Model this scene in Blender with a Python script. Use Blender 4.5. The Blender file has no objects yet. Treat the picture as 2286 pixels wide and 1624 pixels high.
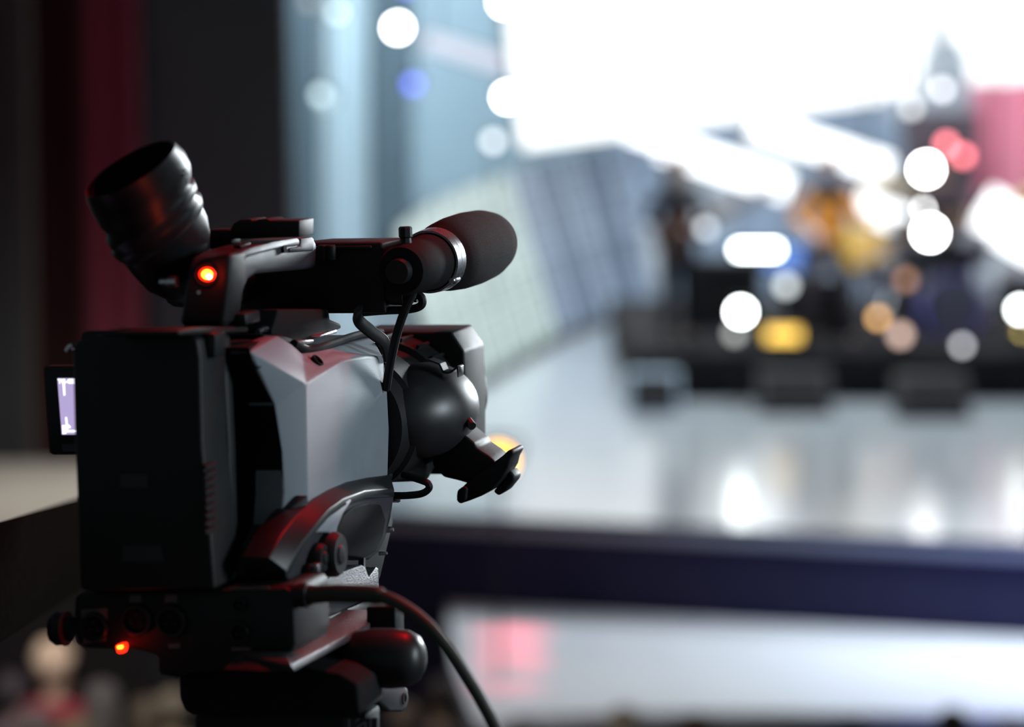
import bpy, bmesh, math, random
from math import sin, cos, tan, pi, radians, sqrt, atan
from mathutils import Vector, Matrix
random.seed(7)
SC = bpy.context.scene
COL = SC.collection
# ------------------------------------------------------------------ camera
CAM_Z = 4.6
FP = 6350.0                       # focal length in pixels of a 2286 wide frame (100 mm on 36 mm)
PITCH = atan(719 / FP)
cam = bpy.data.cameras.new('photo_camera')
cam.lens = 36 * FP / 2286; cam.sensor_width = 36; cam.sensor_fit = 'HORIZONTAL'
cam.clip_start = 0.05; cam.clip_end = 300
cam.dof.use_dof = True; cam.dof.focus_distance = 2.17; cam.dof.aperture_fstop = 3.9; cam.dof.aperture_blades = 0
camo = bpy.data.objects.new('photo_camera', cam); COL.objects.link(camo)
camo.location = (0, 0, CAM_Z); camo.rotation_euler = (pi / 2 - PITCH, 0, 0)
SC.camera = camo
# ------------------------------------------------------------------ world, view, lights
w = bpy.data.worlds.new('hall_dark'); SC.world = w; w.use_nodes = True
w.node_tree.nodes['Background'].inputs[0].default_value = (0.75, 0.9, 1.0, 1)
w.node_tree.nodes['Background'].inputs[1].default_value = 0.10
SC.view_settings.view_transform = 'Standard'; SC.view_settings.look = 'None'
SC.view_settings.exposure = 0; SC.view_settings.gamma = 1; SC.view_settings.use_curve_mapping = False
SC.cycles.use_denoising = True
SC.cycles.max_bounces = 6

def light(name, kind, loc, target, energy, color, **k):
    l = bpy.data.lights.new(name, kind); l.energy = energy; l.color = color
    for a, v in k.items(): setattr(l, a, v)
    o = bpy.data.objects.new(name, l); COL.objects.link(o); o.location = loc
    o.rotation_euler = (Vector(target) - Vector(loc)).to_track_quat('-Z', 'Y').to_euler()
    return o
SUBJ = (-0.2, 2.1, 4.35)
light('side_flood_light', 'AREA', (5.7, 1.7, 5.5), SUBJ, 24, (0.80, 0.92, 1.0), shape='RECTANGLE', size=1.3, size_y=1.6, spread=radians(60))
light('stage_side_light', 'AREA', (3.6, 9.6, 5.2), SUBJ, 52, (0.86, 0.95, 1.0), shape='RECTANGLE', size=1.0, size_y=1.4, spread=radians(60))
light('red_top_spot', 'SPOT', (0.6, 3.2, 6.8), SUBJ, 235, (1.0, 0.004, 0.01), spot_size=radians(60), spot_blend=.6, shadow_soft_size=.05)
light('stage_wash_light', 'AREA', (2.0, 25, 11), (2.0, 25, 0), 1100, (0.86, 0.94, 1.0), shape='RECTANGLE', size=12, size_y=6, spread=radians(110))
light('runway_wash_light', 'AREA', (4.0, 15.2, 9.5), (3.8, 16.9, 0.9), 88, (0.88, 0.95, 1.0), shape='RECTANGLE', size=3.4, size_y=.6, spread=radians(40))
light('runway_red_spot', 'SPOT', (-.3, 15, 8), (0.0, 16.7, .93), 4000, (1, .03, .08), spot_size=radians(4.6), spot_blend=.9, shadow_soft_size=.05)
light('cyc_wash_light', 'AREA', (-.7, 30.5, 9), (-.7, 34.5, 5), 450, (0.72, 0.90, 1.0), shape='RECTANGLE', size=3, size_y=1, spread=radians(120))
light('red_curtain_lamp', 'SPOT', (-1.7, 12.3, 7.6), (-2.0, 14.6, 4.0), 95, (1, .06, .13), spot_size=radians(80), spot_blend=1, shadow_soft_size=.1)
light('gallery_lamp', 'AREA', (-2.4, 14.4, 5.2), (-2.3, 15.2, 2.2), 8, (1, 1, .95), shape='DISK', size=.5, spread=radians(70))
light('guitar_fill_spot', 'SPOT', (3.2, 12, 9.5), (2.85, 24.7, 2.75), 4200, (1, .95, .85), spot_size=radians(4.6), spot_blend=.6, shadow_soft_size=.1)  # added fill lamp that brightens the yellow guitar
light('runway_red_spot', 'SPOT', (-.3, 15, 8), (-0.02, 16.0, .93), 1700, (1, .05, .12), spot_size=radians(4.6), spot_blend=.9, shadow_soft_size=.05)
light('runway_red_spot', 'SPOT', (-.3, 15, 8), (0.0, 17.4, .93), 4600, (1, .03, .08), spot_size=radians(4.6), spot_blend=.9, shadow_soft_size=.05)
light('side_wall_fill', 'SPOT', (-3.0, 15.2, 8.4), (-3.25, 17.2, 6.3), 42, (1, .82, .6), spot_size=radians(50), spot_blend=1, shadow_soft_size=.1)  # added warm fill that lifts the brown wall
light('blue_fascia_wash', 'AREA', (3.8, 14.5, 1.7), (3.6, 18, 1.2), 16, (0.12, 0.13, 1.0), shape='RECTANGLE', size=3, size_y=.2, spread=radians(90))

# ------------------------------------------------------------------ materials
MATS = {}
def mat(name, base=(.5, .5, .5), rough=.5, metal=0., spec=.5, emit=None, estr=0., noise=0., nscale=40., bump=0., bscale=300., sheen=0.):
    m = bpy.data.materials.new(name); m.use_nodes = True; nt = m.node_tree; b = nt.nodes['Principled BSDF']
    b.inputs['Base Color'].default_value = (*base, 1); b.inputs['Roughness'].default_value = rough
    b.inputs['Metallic'].default_value = metal; b.inputs['Specular IOR Level'].default_value = spec
    if sheen: b.inputs['Sheen Weight'].default_value = sheen
    tc = nt.nodes.new('ShaderNodeTexCoord')
    if noise:
        n = nt.nodes.new('ShaderNodeTexNoise'); n.inputs['Scale'].default_value = nscale; n.inputs['Detail'].default_value = 4
        nt.links.new(tc.outputs['Object'], n.inputs['Vector'])
        r = nt.nodes.new('ShaderNodeMapRange'); r.inputs[3].default_value = 1 - noise; r.inputs[4].default_value = 1 + noise
        nt.links.new(n.outputs['Fac'], r.inputs[0])
        mx = nt.nodes.new('ShaderNodeVectorMath'); mx.operation = 'SCALE'; mx.inputs[0].default_value = base
        nt.links.new(r.outputs[0], mx.inputs['Scale']); nt.links.new(mx.outputs[0], b.inputs['Base Color'])
        r2 = nt.nodes.new('ShaderNodeMapRange'); r2.inputs[3].default_value = max(0, rough * .85); r2.inputs[4].default_value = min(1, rough * 1.15)
        nt.links.new(n.outputs['Fac'], r2.inputs[0]); nt.links.new(r2.outputs[0], b.inputs['Roughness'])
    if bump:
        n = nt.nodes.new('ShaderNodeTexNoise'); n.inputs['Scale'].default_value = bscale; n.inputs['Detail'].default_value = 2
        nt.links.new(tc.outputs['Object'], n.inputs['Vector'])
        bp = nt.nodes.new('ShaderNodeBump'); bp.inputs['Strength'].default_value = bump; bp.inputs['Distance'].default_value = .001
        nt.links.new(n.outputs['Fac'], bp.inputs['Height']); nt.links.new(bp.outputs[0], b.inputs['Normal'])
    if emit:
        b.inputs['Emission Color'].default_value = (*emit, 1); b.inputs['Emission Strength'].default_value = estr
    MATS[name] = m
    return m
PLA = mat('black_plastic', (.008, .0085, .009), .5, spec=.28, noise=.15, nscale=60, bump=.25, bscale=1500)
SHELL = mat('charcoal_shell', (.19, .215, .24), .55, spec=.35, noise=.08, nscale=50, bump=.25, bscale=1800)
HND = mat('handle_plastic', (.026, .026, .033), .5, spec=.35, noise=.1, nscale=60, bump=.2, bscale=1500)
SATIN = mat('satin_black', (.012, .013, .014), .40, spec=.35, noise=.12, nscale=60)
RUB = mat('black_rubber', (.008, .008, .009), .55, spec=.3, noise=.2, nscale=80, bump=.1, bscale=900)
RUBL = mat('eyecup_rubber', (.007, .007, .008), .42, spec=.4, noise=.2, nscale=80)
FOAM = mat('windscreen_foam', (.007, .005, .005), .95, spec=.2, noise=.3, nscale=500, bump=.8, bscale=1600)
CHR = mat('brushed_metal', (.62, .62, .64), .28, metal=1, noise=.08, nscale=200)
CAST = mat('cast_metal', (.075, .072, .078), .45, metal=.7, noise=.35, nscale=420, bump=.7, bscale=900)
GREEN = mat('green_cable', (.014, .024, .014), .6, noise=.1, nscale=100)
BLK = mat('flat_black', (.006, .006, .007), .8, spec=.2, noise=.2)
PRINT = mat('printed_label', (.10, .07, .065), .7, noise=.1)
WPRINT = mat('pale_print', (.30, .32, .36), .5, noise=.1)
DECAL = mat('dark_decal', (.014, .013, .014), .4, noise=.1)
LEDR = mat('tally_red', (.3, 0, 0), .3, emit=(1, .012, .002), estr=5)
LEDY = mat('tally_core', (.8, .3, .1), .3, emit=(1, .62, .03), estr=5)
LEDW = mat('tally_hot', (1, .8, .5), .3, emit=(1, .9, .6), estr=7)
LCD = mat('lcd_glow', (.02, .02, .02), .3, emit=(.47, .39, .68), estr=1.0)
LCDW = mat('lcd_white', (.1, .1, .1), .3, emit=(1, 1, 1), estr=1.7)

# ------------------------------------------------------------------ camcorder frame: R right, L along its lens axis, U up
def ray(x, y):
    return Vector((0, cos(PITCH), -sin(PITCH))) + Vector((1, 0, 0)) * ((x - 1143) / FP) + Vector((0, sin(PITCH), cos(PITCH))) * ((812 - y) / FP)
CAMV = Vector((0, 0, CAM_Z))
def at(x, y, Y):
    d = ray(x, y); return CAMV + d * (Y / d.y)
def atz(x, y, z):
    d = ray(x, y); return CAMV + d * ((z - CAM_Z) / d.z)
TH, ROLL = radians(16.1), radians(-2.0)
ORG = at(318, 1030, 1.9)
_R0 = Vector((cos(TH), -sin(TH), 0)); _U0 = Vector((0, 0, 1))
VL = Vector((sin(TH), cos(TH), 0)); VR = _R0 * cos(ROLL) - _U0 * sin(ROLL); VU = _U0 * cos(ROLL) + _R0 * sin(ROLL)
def W(r, l, u): return ORG + VR * r + VL * l + VU * u
def onR(p, r):
    d = ray(*p); t = (r - (CAMV - ORG).dot(VR)) / d.dot(VR); return CAMV + d * t
def onL(p, l):
    d = ray(*p); t = (l - (CAMV - ORG).dot(VL)) / d.dot(VL); return CAMV + d * t

# ------------------------------------------------------------------ builders
def tag(o, label=None, cat=None, group=None, kind=None):
    if label: o['label'] = label
    if cat: o['category'] = cat
    if group: o['group'] = group
    if kind: o['kind'] = kind
    return o
def thing(name, loc, label, cat, group=None):
    o = bpy.data.objects.new(name, None); COL.objects.link(o); o.location = loc; o.empty_display_size = .05
    return tag(o, label, cat, group)
def absloc(o):
    v = Vector((0, 0, 0))
    while o: v += o.location; o = o.parent
    return v
def put(name, bm, m, parent=None, bevel=0, seg=2, sharp=35, label=None, loc=None, smooth=True):
    """bm holds world coordinates; becomes one object (child of parent, or at loc)"""
    bmesh.ops.remove_doubles(bm, verts=bm.verts, dist=1e-6)
    bmesh.ops.recalc_face_normals(bm, faces=bm.faces)
    if bevel:
        ed = [e for e in bm.edges if len(e.link_faces) == 2 and e.calc_face_angle(0) > radians(18)]
        bmesh.ops.bevel(bm, geom=ed, offset=bevel, offset_type='OFFSET', segments=seg, profile=.5, affect='EDGES', clamp_overlap=True)
    base = absloc(parent) if parent else Vector((0, 0, 0))
    if parent is None and loc is not None: base = Vector(loc)
    if parent is not None:
        c = Vector((0, 0, 0)); off = Vector((0, 0, 0))
    bmesh.ops.translate(bm, verts=bm.verts, vec=-base)
    me = bpy.data.meshes.new(name); bm.to_mesh(me); bm.free(); me.materials.append(m)
    if smooth:
        me.polygons.foreach_set('use_smooth', [True] * len(me.polygons)); me.set_sharp_from_angle(angle=radians(sharp))
    o = bpy.data.objects.new(name, me); COL.objects.link(o)
    if parent: o.parent = parent
    elif loc is not None: o.location = loc
    if label: o['label'] = label
    return o
def add_prism(bm, front, back):
    a = [bm.verts.new(p) for p in front]; b = [bm.verts.new(p) for p in back]; n = len(a)
    bm.faces.new(a); bm.faces.new(b[::-1])
    for i in range(n): bm.faces.new((a[i], b[i], b[(i + 1) % n], a[(i + 1) % n]))
    return bm
def BM(): return bmesh.new()
def PL(pts, l0, depth, shrink=0):
    f = [onL(p, l0) for p in pts]; c = sum(f, Vector()) / len(f)
    return add_prism(BM(), f, [p + VL * depth + (c - p) * shrink for p in f])
def PR(pts, r0, thick):
    f = [onR(p, r0) for p in pts]
    return add_prism(BM(), f, [p - VR * thick for p in f])
def add_box(bm, c, hx, hy, hz, ax=None, ay=None, az=None):
    ax = ax or Vector((1, 0, 0)); ay = ay or Vector((0, 1, 0)); az = az or Vector((0, 0, 1)); c = Vector(c)
    f = [c + ax * sx * hx - ay * hy + az * sz * hz for sx, sz in ((-1, -1), (1, -1), (1, 1), (-1, 1))]
    return add_prism(bm, f, [p + ay * 2 * hy for p in f])
def boxb(c, hx, hy, hz, *a): return add_box(BM(), c, hx, hy, hz, *a)
def LB(r, l, u, hr, hl, hu): return boxb(W(r, l, u), hr, hl, hu, VR, VL, VU)
def add_rings(bm, rings, cap0=True, cap1=True):
    vs = [[bm.verts.new(p) for p in r] for r in rings]; n = len(vs[0])
    for a, b in zip(vs, vs[1:]):
        for i in range(n): bm.faces.new((a[i], a[(i + 1) % n], b[(i + 1) % n], b[i]))
    if cap0: bm.faces.new(vs[0][::-1])
    if cap1: bm.faces.new(vs[-1])
    return bm
def lathe(org, ax, prof, n=32, bm=None, cap0=True, cap1=True):
    ax = Vector(ax).normalized(); u = ax.orthogonal().normalized(); v = ax.cross(u); org = Vector(org)
    return add_rings(bm or BM(), [[org + ax * t + (u * cos(2 * pi * i / n) + v * sin(2 * pi * i / n)) * max(r, 1e-4) for i in range(n)] for t, r in prof], cap0, cap1)
def spline(pts, sub=8):
    P = [Vector(p) for p in pts]; P = [P[0] * 2 - P[1]] + P + [P[-1] * 2 - P[-2]]; out = []
    for i in range(1, len(P) - 2):
        for k in range(sub):
            t = k / sub
            out.append(.5 * ((2 * P[i]) + (P[i + 1] - P[i - 1]) * t + (2 * P[i - 1] - 5 * P[i] + 4 * P[i + 1] - P[i + 2]) * t * t + (-P[i - 1] + 3 * P[i] - 3 * P[i + 1] + P[i + 2]) * t ** 3))
    out.append(P[-2]); return out
def tube(pts, rad, n=10, sub=8, bm=None, flat=1.0, smooth=True):
    P = spline(pts, sub) if smooth else [Vector(p) for p in pts]
    rr = rad if callable(rad) else (lambda t: rad); rings = []
    t0 = (P[1] - P[0]).normalized(); u = t0.orthogonal().normalized()
    for i, p in enumerate(P):
        t = (P[min(i + 1, len(P) - 1)] - P[max(i - 1, 0)]).normalized()
        u = (u - t * u.dot(t)).normalized(); v = t.cross(u); r = rr(i / (len(P) - 1))
        rings.append([p + (u * cos(2 * pi * k / n) + v * sin(2 * pi * k / n) * flat) * r for k in range(n)])
    return add_rings(bm or BM(), rings)
def ellipsoid(c, ax, ay, az, n=28, m=16, bm=None):
    bm = bm or BM(); c = Vector(c)
    rings = [[c + az * (-cos(pi * (j / m) * .98 + pi * .01)) + (ax * cos(2 * pi * i / n) + ay * sin(2 * pi * i / n)) * sin(pi * (j / m) * .98 + pi * .01) for i in range(n)] for j in range(m + 1)]
    return add_rings(bm, rings)

# ================================================================== SETTING
RZ = 1.94
STAGE_Z, RUN_Z, FLOOR_Z, BALC_Z = CAM_Z - 3.07, CAM_Z - 3.67, 0.0, 2.9
M_CONC = mat('dark_concrete', (.03, .03, .032), .85, noise=.2, nscale=3)
M_STAGE = mat('glossy_stage_floor', (.32, .35, .37), .19, spec=1.0, noise=.06, nscale=2)
M_RUN = mat('white_runway_floor', (.66, .70, .74), .45, noise=.04, nscale=3)
M_NAVY = mat('navy_fascia_cloth', (.004, .004, .028), .8, noise=.15, nscale=6)
M_WALLB = mat('dark_blue_grey_wall', (.075, .086, .092), .9, noise=.15, nscale=2)
M_WALLK = mat('brown_wood_wall', (.20, .155, .11), .8, noise=.3, nscale=3)
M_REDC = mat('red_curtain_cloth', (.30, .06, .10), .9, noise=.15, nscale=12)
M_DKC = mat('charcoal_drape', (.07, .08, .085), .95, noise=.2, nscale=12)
M_PALEC = mat('pale_haze_cloth', (.66, .74, .78), .95, noise=.06, nscale=6)  # cloth tone painting the bright column of haze
M_GRYC = mat('grey_haze_cloth', (.20, .26, .30), .95, noise=.10, nscale=6)  # cloth tone painting the darker bands in the haze
M_CYC = mat('cyclorama_cloth', (.46, .57, .64), .95, noise=.08, nscale=2)
M_RISER = mat('riser_carpet', (.010, .009, .010), .9, spec=.2, noise=.2, nscale=15)
M_BEIGE = mat('beige_platform', (.42, .41, .36), .8, noise=.12, nscale=4)
M_BLKM = mat('matt_black_metal', (.014, .014, .016), .6, spec=.3, noise=.2, nscale=20)
M_SCREEN = mat('white_led_screen', (.1, .1, .1), .4, emit=(.97, 1, 1), estr=1.9)
def struct(name, bm, m, bevel=0, **k):
    o = put(name, bm, m, bevel=bevel, **k); o['kind'] = 'structure'; return o
def bx(x0, x1, y0, y1, z0, z1, bm=None):
    return add_box(bm or BM(), ((x0 + x1) / 2, (y0 + y1) / 2, (z0 + z1) / 2), (x1 - x0) / 2, (y1 - y0) / 2, (z1 - z0) / 2)
struct('floor', bx(-9, 12, 3.4, 44, -.2, 0), M_CONC)
struct('wall_back', bx(-9, 12, 44, 44.3, 0, 16), M_CONC)
struct('ceiling', bx(-9, 12, 3.4, 44, 13, 13.2), M_CONC)
struct('balcony_floor', bx(-3.2, 3, -1.5, 3.4, BALC_Z - .25, BALC_Z), M_CONC)
# stage slab with angled front edge
a, b = atz(860, 1140, STAGE_Z), atz(2400, 1214, STAGE_Z)
d = (b - a) / (b.x - a.x); fl = a + d * (-2.6 - a.x); fr = a + d * (9 - a.x)
def slab(pts, z0, z1):
    return add_prism(BM(), [Vector((p[0], p[1], z1)) for p in pts], [Vector((p[0], p[1], z0)) for p in pts])
struct('stage_floor', slab([fl[:2], fr[:2], (9, 43.5), (-2.6, 43.5)], STAGE_Z - .12, STAGE_Z), M_STAGE)
# fascia under stage edge: cloth panels
def strip_between(p0, p1, y_off, z0, z1, th=.04):
    n = Vector((-(p1.y - p0.y), p1.x - p0.x, 0)).normalized(); q = [p0 + n * y_off, p1 + n * y_off, p1 + n * (y_off + th), p0 + n * (y_off + th)]
    return slab([(v.x, v.y) for v in q], z0, z1)
struct('stage_fascia', strip_between(fl, fr, .03, 0, STAGE_Z - .121), M_NAVY)
struct('trim_1', strip_between(fl, fr, -.025, STAGE_Z - .05, STAGE_Z - .005, .05), M_BLKM)
# runway: lower platform before the stage with a curved front
run_back = [(fl.x + .9, fl.y - .02)] + [(a.x + t * 2, (a + d * (t * 2)).y - .02) for t in range(0, 5)]
fp = [(1060, 1600), (1085, 1620), (1130, 1612), (1200, 1600), (1330, 1593), (1500, 1590), (1750, 1590), (2000, 1593), (2286, 1600), (2900, 1615), (3600, 1640)]
fpz = [atz(x, y, RUN_Z) for x, y in fp]
run_pts = [(p.x, p.y) for p in fpz] + [(9, fpz[-1].y), (9, fr.y - .02), (fl.x + 1.4, fl.y - .02)]
run_pts = [(p.x, p.y) for p in fpz if p.x < 8.5] + [(8.6, fpz[-1].y + .2), (8.6, (a + d * (8.6 - a.x)).y - .02), (-.42, (a + d * (-.42 - a.x)).y - .02), (-.34, 16.6)]
struct('runway_floor', slab(run_pts, RUN_Z - .1, RUN_Z), M_RUN)
struct('runway_fascia', add_prism(BM(), [Vector((x, y + .04, RUN_Z - .101)) for x, y in run_pts], [Vector((x, y + .04, 0)) for x, y in run_pts]), M_NAVY)
# side platform on the far left with beige top
struct('side_platform', bx(-4.4, -1.8, 14, 16.2, 0, 2.15), M_RISER)
struct('platform_top', bx(-4.4, -1.75, 13.95, 16.2, 2.151, 2.2), M_BEIGE)
# left masking wall and curtains
struct('wall_left', add_prism(BM(), [Vector((-2.20, 17.6, 0)), Vector((-1.33, 17.9, 0)), Vector((-1.33, 18.3, 0)), Vector((-2.20, 18.3, 0))],
       [Vector((-2.26, 17.6, 8)), Vector((-1.47, 17.9, 8)), Vector((-1.47, 18.3, 8)), Vector((-2.26, 18.3, 8))]), M_WALLB)
struct('wall_far_left', bx(-5.6, -2.9, 17.2, 17.4, 0, 8), M_WALLK)

def curtain(name, x0, x1, y, z0, z1, m, amp, waves, label, th=.02, cat='curtain', group=None):
    bm = BM(); n = waves * 8; rings = []
    f, bk = [], []
    for i in range(n + 1):
        t = i / n; x = x0 + (x1 - x0) * t; yy = y + amp * sin(t * waves * 2 * pi) + amp * .3 * sin(t * waves * 3.1 * pi + 1)
        f.append((x, yy)); bk.append((x, yy + th))
    for (A, B) in zip(f, f[1:]): pass
    ring = f + bk[::-1]
    o = put(name, add_prism(bm, [Vector((p[0], p[1], z0)) for p in ring], [Vector((p[0], p[1], z1)) for p in ring]), m, loc=((x0 + x1) / 2, y, z0), sharp=60)
    return tag(o, label, cat, group)
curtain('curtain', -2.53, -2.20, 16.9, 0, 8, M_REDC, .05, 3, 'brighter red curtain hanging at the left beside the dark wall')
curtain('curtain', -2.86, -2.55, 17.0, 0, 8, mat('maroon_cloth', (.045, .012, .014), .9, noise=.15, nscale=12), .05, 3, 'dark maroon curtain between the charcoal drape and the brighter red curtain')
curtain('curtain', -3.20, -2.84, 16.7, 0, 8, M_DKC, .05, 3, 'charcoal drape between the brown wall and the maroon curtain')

# cyclorama and cloth bands at stage left, their colours paint the lit haze (behind the camera's microphone)
curtain('cyclorama', -2.95, 1.2, 35.5, STAGE_Z, 12, M_CYC, .05, 4, 'broad pale blue cloth, coloured as lit haze, filling the background left of the white screen')
curtain('haze_band', -2.30, -1.75, 34.6, STAGE_Z, 12, M_PALEC, .08, 4, 'bright pale blue column of lit haze, built as cloth, right of the dark wall')
curtain('haze_band', -1.72, -1.25, 34.9, STAGE_Z, 12, M_GRYC, .08, 3, 'darker slate blue band in the haze, built as cloth, below the small blue lamp')
curtain('haze_band', -2.9, -2.34, 34.2, STAGE_Z, 12, M_GRYC, .08, 4, 'slate band in the haze, built as cloth, directly beside the dark left wall edge')

# big white LED screen: frame and tiles
scr = thing('led_screen', at(1700, 300, 33), 'huge glowing white screen filling the top right', 'screen')
S0, S1 = at(1168, 332, 32.0), at(2500, 150, 34.2)
sx = (S1 - S0); sx_n = sx.normalized(); sup = Vector((0, 0, 1)) - sx_n * sx_n.z; sup.normalize(); sn = sx_n.cross(sup); sn = sn if sn.y > 0 else -sn
TW = sx.length / 8; tile_me = None
for i in range(8):
    for j in range(5):
        c = S0 + sx_n * TW * (i + .5) + sup * TW * (j + .5)
        if tile_me is None:
            o = put('panel', boxb(c, TW / 2 - .0015, .04, TW / 2 - .0015, sx_n, sn, sup), M_SCREEN, scr); tile_me = (o, c)
        else:
            o = tile_me[0].copy(); o.location = c - tile_me[1]; COL.objects.link(o); o.parent = scr
fr_bm = add_box(BM(), S0 + sx * .5 + sn * .12 + sup * TW * 2.5, sx.length / 2, .05, TW * 2.5, sx_n, sn, sup)
put('frame', fr_bm, M_BLKM, scr)
tag(put('hanging_cable', tube([at(1700, -40, 31.2), at(1703, 0, 31.2), at(1708, 35, 31.2), at(1716, 72, 31.2)], .03), mat('cyan_cable', (.25, .5, .55), .6, noise=.1), loc=at(1700, -40, 31.2)),
    'thin cyan cable hanging before the white screen at the top edge', 'cable')

# ------------------------------------------------------------------ leaning LED strip panels, curving along the stage edge
def led_mat(name, col, s):
    m = mat(name, (.05, .05, .05), .4, emit=col, estr=s); nt = m.node_tree; b = nt.nodes['Principled BSDF']
    tc = nt.nodes.new('ShaderNodeTexCoord'); v = nt.nodes.new('ShaderNodeTexNoise'); v.inputs['Scale'].default_value = 2.2; v.inputs['Detail'].default_value = 1
    nt.links.new(tc.outputs['Object'], v.inputs['Vector']); r = nt.nodes.new('ShaderNodeMapRange'); r.inputs[1].default_value = .35; r.inputs[2].default_value = .65
    r.inputs[3].default_value = s * .75; r.inputs[4].default_value = s * 1.15
    nt.links.new(v.outputs['Fac'], r.inputs[0]); nt.links.new(r.outputs[0], b.inputs['Emission Strength']); return m
M_LG = led_mat('led_pale_green', (.52, .67, .65), 1.0)
M_LB = led_mat('led_blue_grey', (.22, .30, .42), 1.0)
M_LS = led_mat('led_slate', (.13, .19, .29), 1.0)
base_px = [(985, 895), (1040, 862), (1090, 832), (1140, 802), (1190, 772), (1240, 745), (1290, 722), (1340, 704), (1385, 691), (1425, 682), (1462, 675)]
top_px = [(880, 520), (925, 478), (975, 448), (1030, 425), (1085, 405), (1135, 388), (1185, 374), (1235, 360), (1290, 347), (1340, 336), (1392, 324)]
names = ['first', 'second', 'third', 'fourth', 'fifth', 'sixth', 'seventh', 'eighth', 'ninth', 'last']
for i in range(10):
    B0, B1 = atz(*base_px[i], STAGE_Z + .05), atz(*base_px[i + 1], STAGE_Z + .05)
    T0, T1 = at(*top_px[i], B0.y + .9), at(*top_px[i + 1], B1.y + .9)
    pale = i < 5
    t = thing('led_strip_panel', (B0 + B1) / 2, '', 'light panel', 'leaning strips of light panels curving behind the microphone')
    t['label'] = ('pale glowing panel strip leaning left, %s of the curved row, nearest the foam windscreen end' if pale else 'slate blue panel strip leaning left, %s of the curved row from the left') % names[i]
    n = 7
    nrm = (B1 - B0).cross(T0 - B0).normalized()
    if nrm.y > 0: nrm = -nrm
    put('frame', add_prism(BM(), [B0, B1, T1, T0], [q - nrm * .08 for q in (B0, B1, T1, T0)]), M_BLKM, t)
    for k in range(n):
        f0, f1 = (k + .04) / n, (k + .96) / n; g = .13
        def P(s, f):
            lo = B0.lerp(B1, s); hi = T0.lerp(T1, s); return lo.lerp(hi, f)
        q = [P(g, f0), P(1 - g, f0), P(1 - g, f1), P(g, f1)]
        put('panel', add_prism(BM(), [v + nrm * .03 for v in q], [v + nrm * .002 for v in q]), M_LG if pale else (M_LB if i % 2 else M_LS), t)
# dark kerb under the strips
kp = [atz(x, y + 22, STAGE_Z + .02) for x, y in base_px]; kq = [atz(x, y - 4, STAGE_Z + .02) for x, y in base_px]
bm = BM(); add_prism(bm, [p + Vector((0, 0, .04)) for p in kp + kq[::-1]], [p - Vector((0, 0, .018)) for p in kp + kq[::-1]])
struct('trim_2', bm, M_BLKM)

# backdrop LED wall behind the band with white bars
bd = thing('backdrop_wall', at(1850, 700, 36.5), 'blue grey panelled backdrop behind the musicians below the white screen', 'backdrop')
M_BD = led_mat('backdrop_blue', (.26, .36, .50), 1.0)
M_BD2 = led_mat('backdrop_pale', (.42, .50, .58), 1.0)
L0 = at(1330, 760, 36.5); PW = .9
for i in range(8):
    for j in range(4):
        put('panel', boxb((L0.x + PW * (i + .5), 36.5 + .02 * ((i + j) % 2), STAGE_Z + .75 * (j + .5)), PW / 2 - .01, .04, .365), M_BD if (i * 3 + j * 2) % 5 else M_BD2, bd)
put('frame', boxb((L0.x + PW * 4, 36.65, STAGE_Z + 1.5), PW * 4, .05, 1.5), M_BLKM, bd)
M_BAR = mat('white_light_bar', (.1, .1, .1), .4, emit=(.95, .98, 1), estr=3)
M_BEAM = mat('lavender_haze_beam', (.1, .1, .1), .4, emit=(.80, .82, .98), estr=.95)  # glow standing in for a light beam in haze
def bar(p, q, Y, hw, lab, m=M_BAR):
    A, B = at(*p, Y), at(*q, Y); ax = (B - A).normalized(); az = Vector((0, -1, 0)).cross(ax)
    t = thing('light_bar', A, lab, 'stage light')
    put('housing', boxb((A + B) / 2 + Vector((0, .09, 0)), (B - A).length / 2 + .03, .07, hw + .02, ax, Vector((0, 1, 0)), az), M_BLKM, t, bevel=.01)
    put('diffuser', boxb((A + B) / 2, (B - A).length / 2, .018, hw, ax, Vector((0, 1, 0)), az), m, t, bevel=.01)
    for s in (.15, .85):
        q = A.lerp(B, s) + Vector((0, .15, 0)); put('drop_pipe', tube([q, (q.x, q.y, 13.0)], .014, n=6, sub=1), M_BLKM, t)
bar((1475, 322), (1760, 418), 33.8, .17, 'upper slanting white light bar above the left guitarist')
bar((1400, 296), (1545, 345), 33.6, .08, 'short white light bar at the lower left corner of the white screen')
bar((1680, 278), (1985, 378), 33.4, .15, 'long slanting white light bar above the orange shirted guitarist')
bar((1915, 450), (2050, 510), 33.0, .15, 'short white light bar right of the orange shirted guitarist')
bar((2190, 465), (2420, 600), 31.4, .26, 'white light bar at the right edge below the pink glow')
bar((945, 88), (1150, 150), 33.6, .10, 'faint lavender light beam in haze, built as a glowing bar, slanting right of the bright round lamp', M_BEAM)  # light beam in haze, built as a glowing bar

# lighting tower in front of the white screen
tw = thing('lighting_tower', at(2115, 700, 31), 'grey lighting tower with a thin mast against the white screen', 'tower')
M_TW = mat('hazed_tower_cover', (.60, .64, .70), .8, noise=.15, nscale=4)  # pale tone paints the overexposed haze on the tower
M_TWD = mat('tower_dark_cover', (.12, .09, .11), .8, noise=.15, nscale=4)
put('mast', tube([at(2090, 22, 31), at(2092, 100, 31)], .07, n=8, sub=1), M_TW, tw)
f = [at(x, y, 31) for x, y in [(2072, 128), (2090, 95), (2135, 82), (2164, 125), (2168, 250), (2062, 250)]]
put('hood', add_prism(BM(), f, [p + Vector((0, .5, 0)) for p in f]), M_TW, tw, bevel=.03)
f = [at(x, y, 31) for x, y in [(2020, 250), (2190, 250), (2180, 430), (2035, 430)]]
put('tower_body', add_prism(BM(), f, [p + Vector((0, .5, 0)) for p in f]), M_TWD, tw, bevel=.03)
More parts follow.
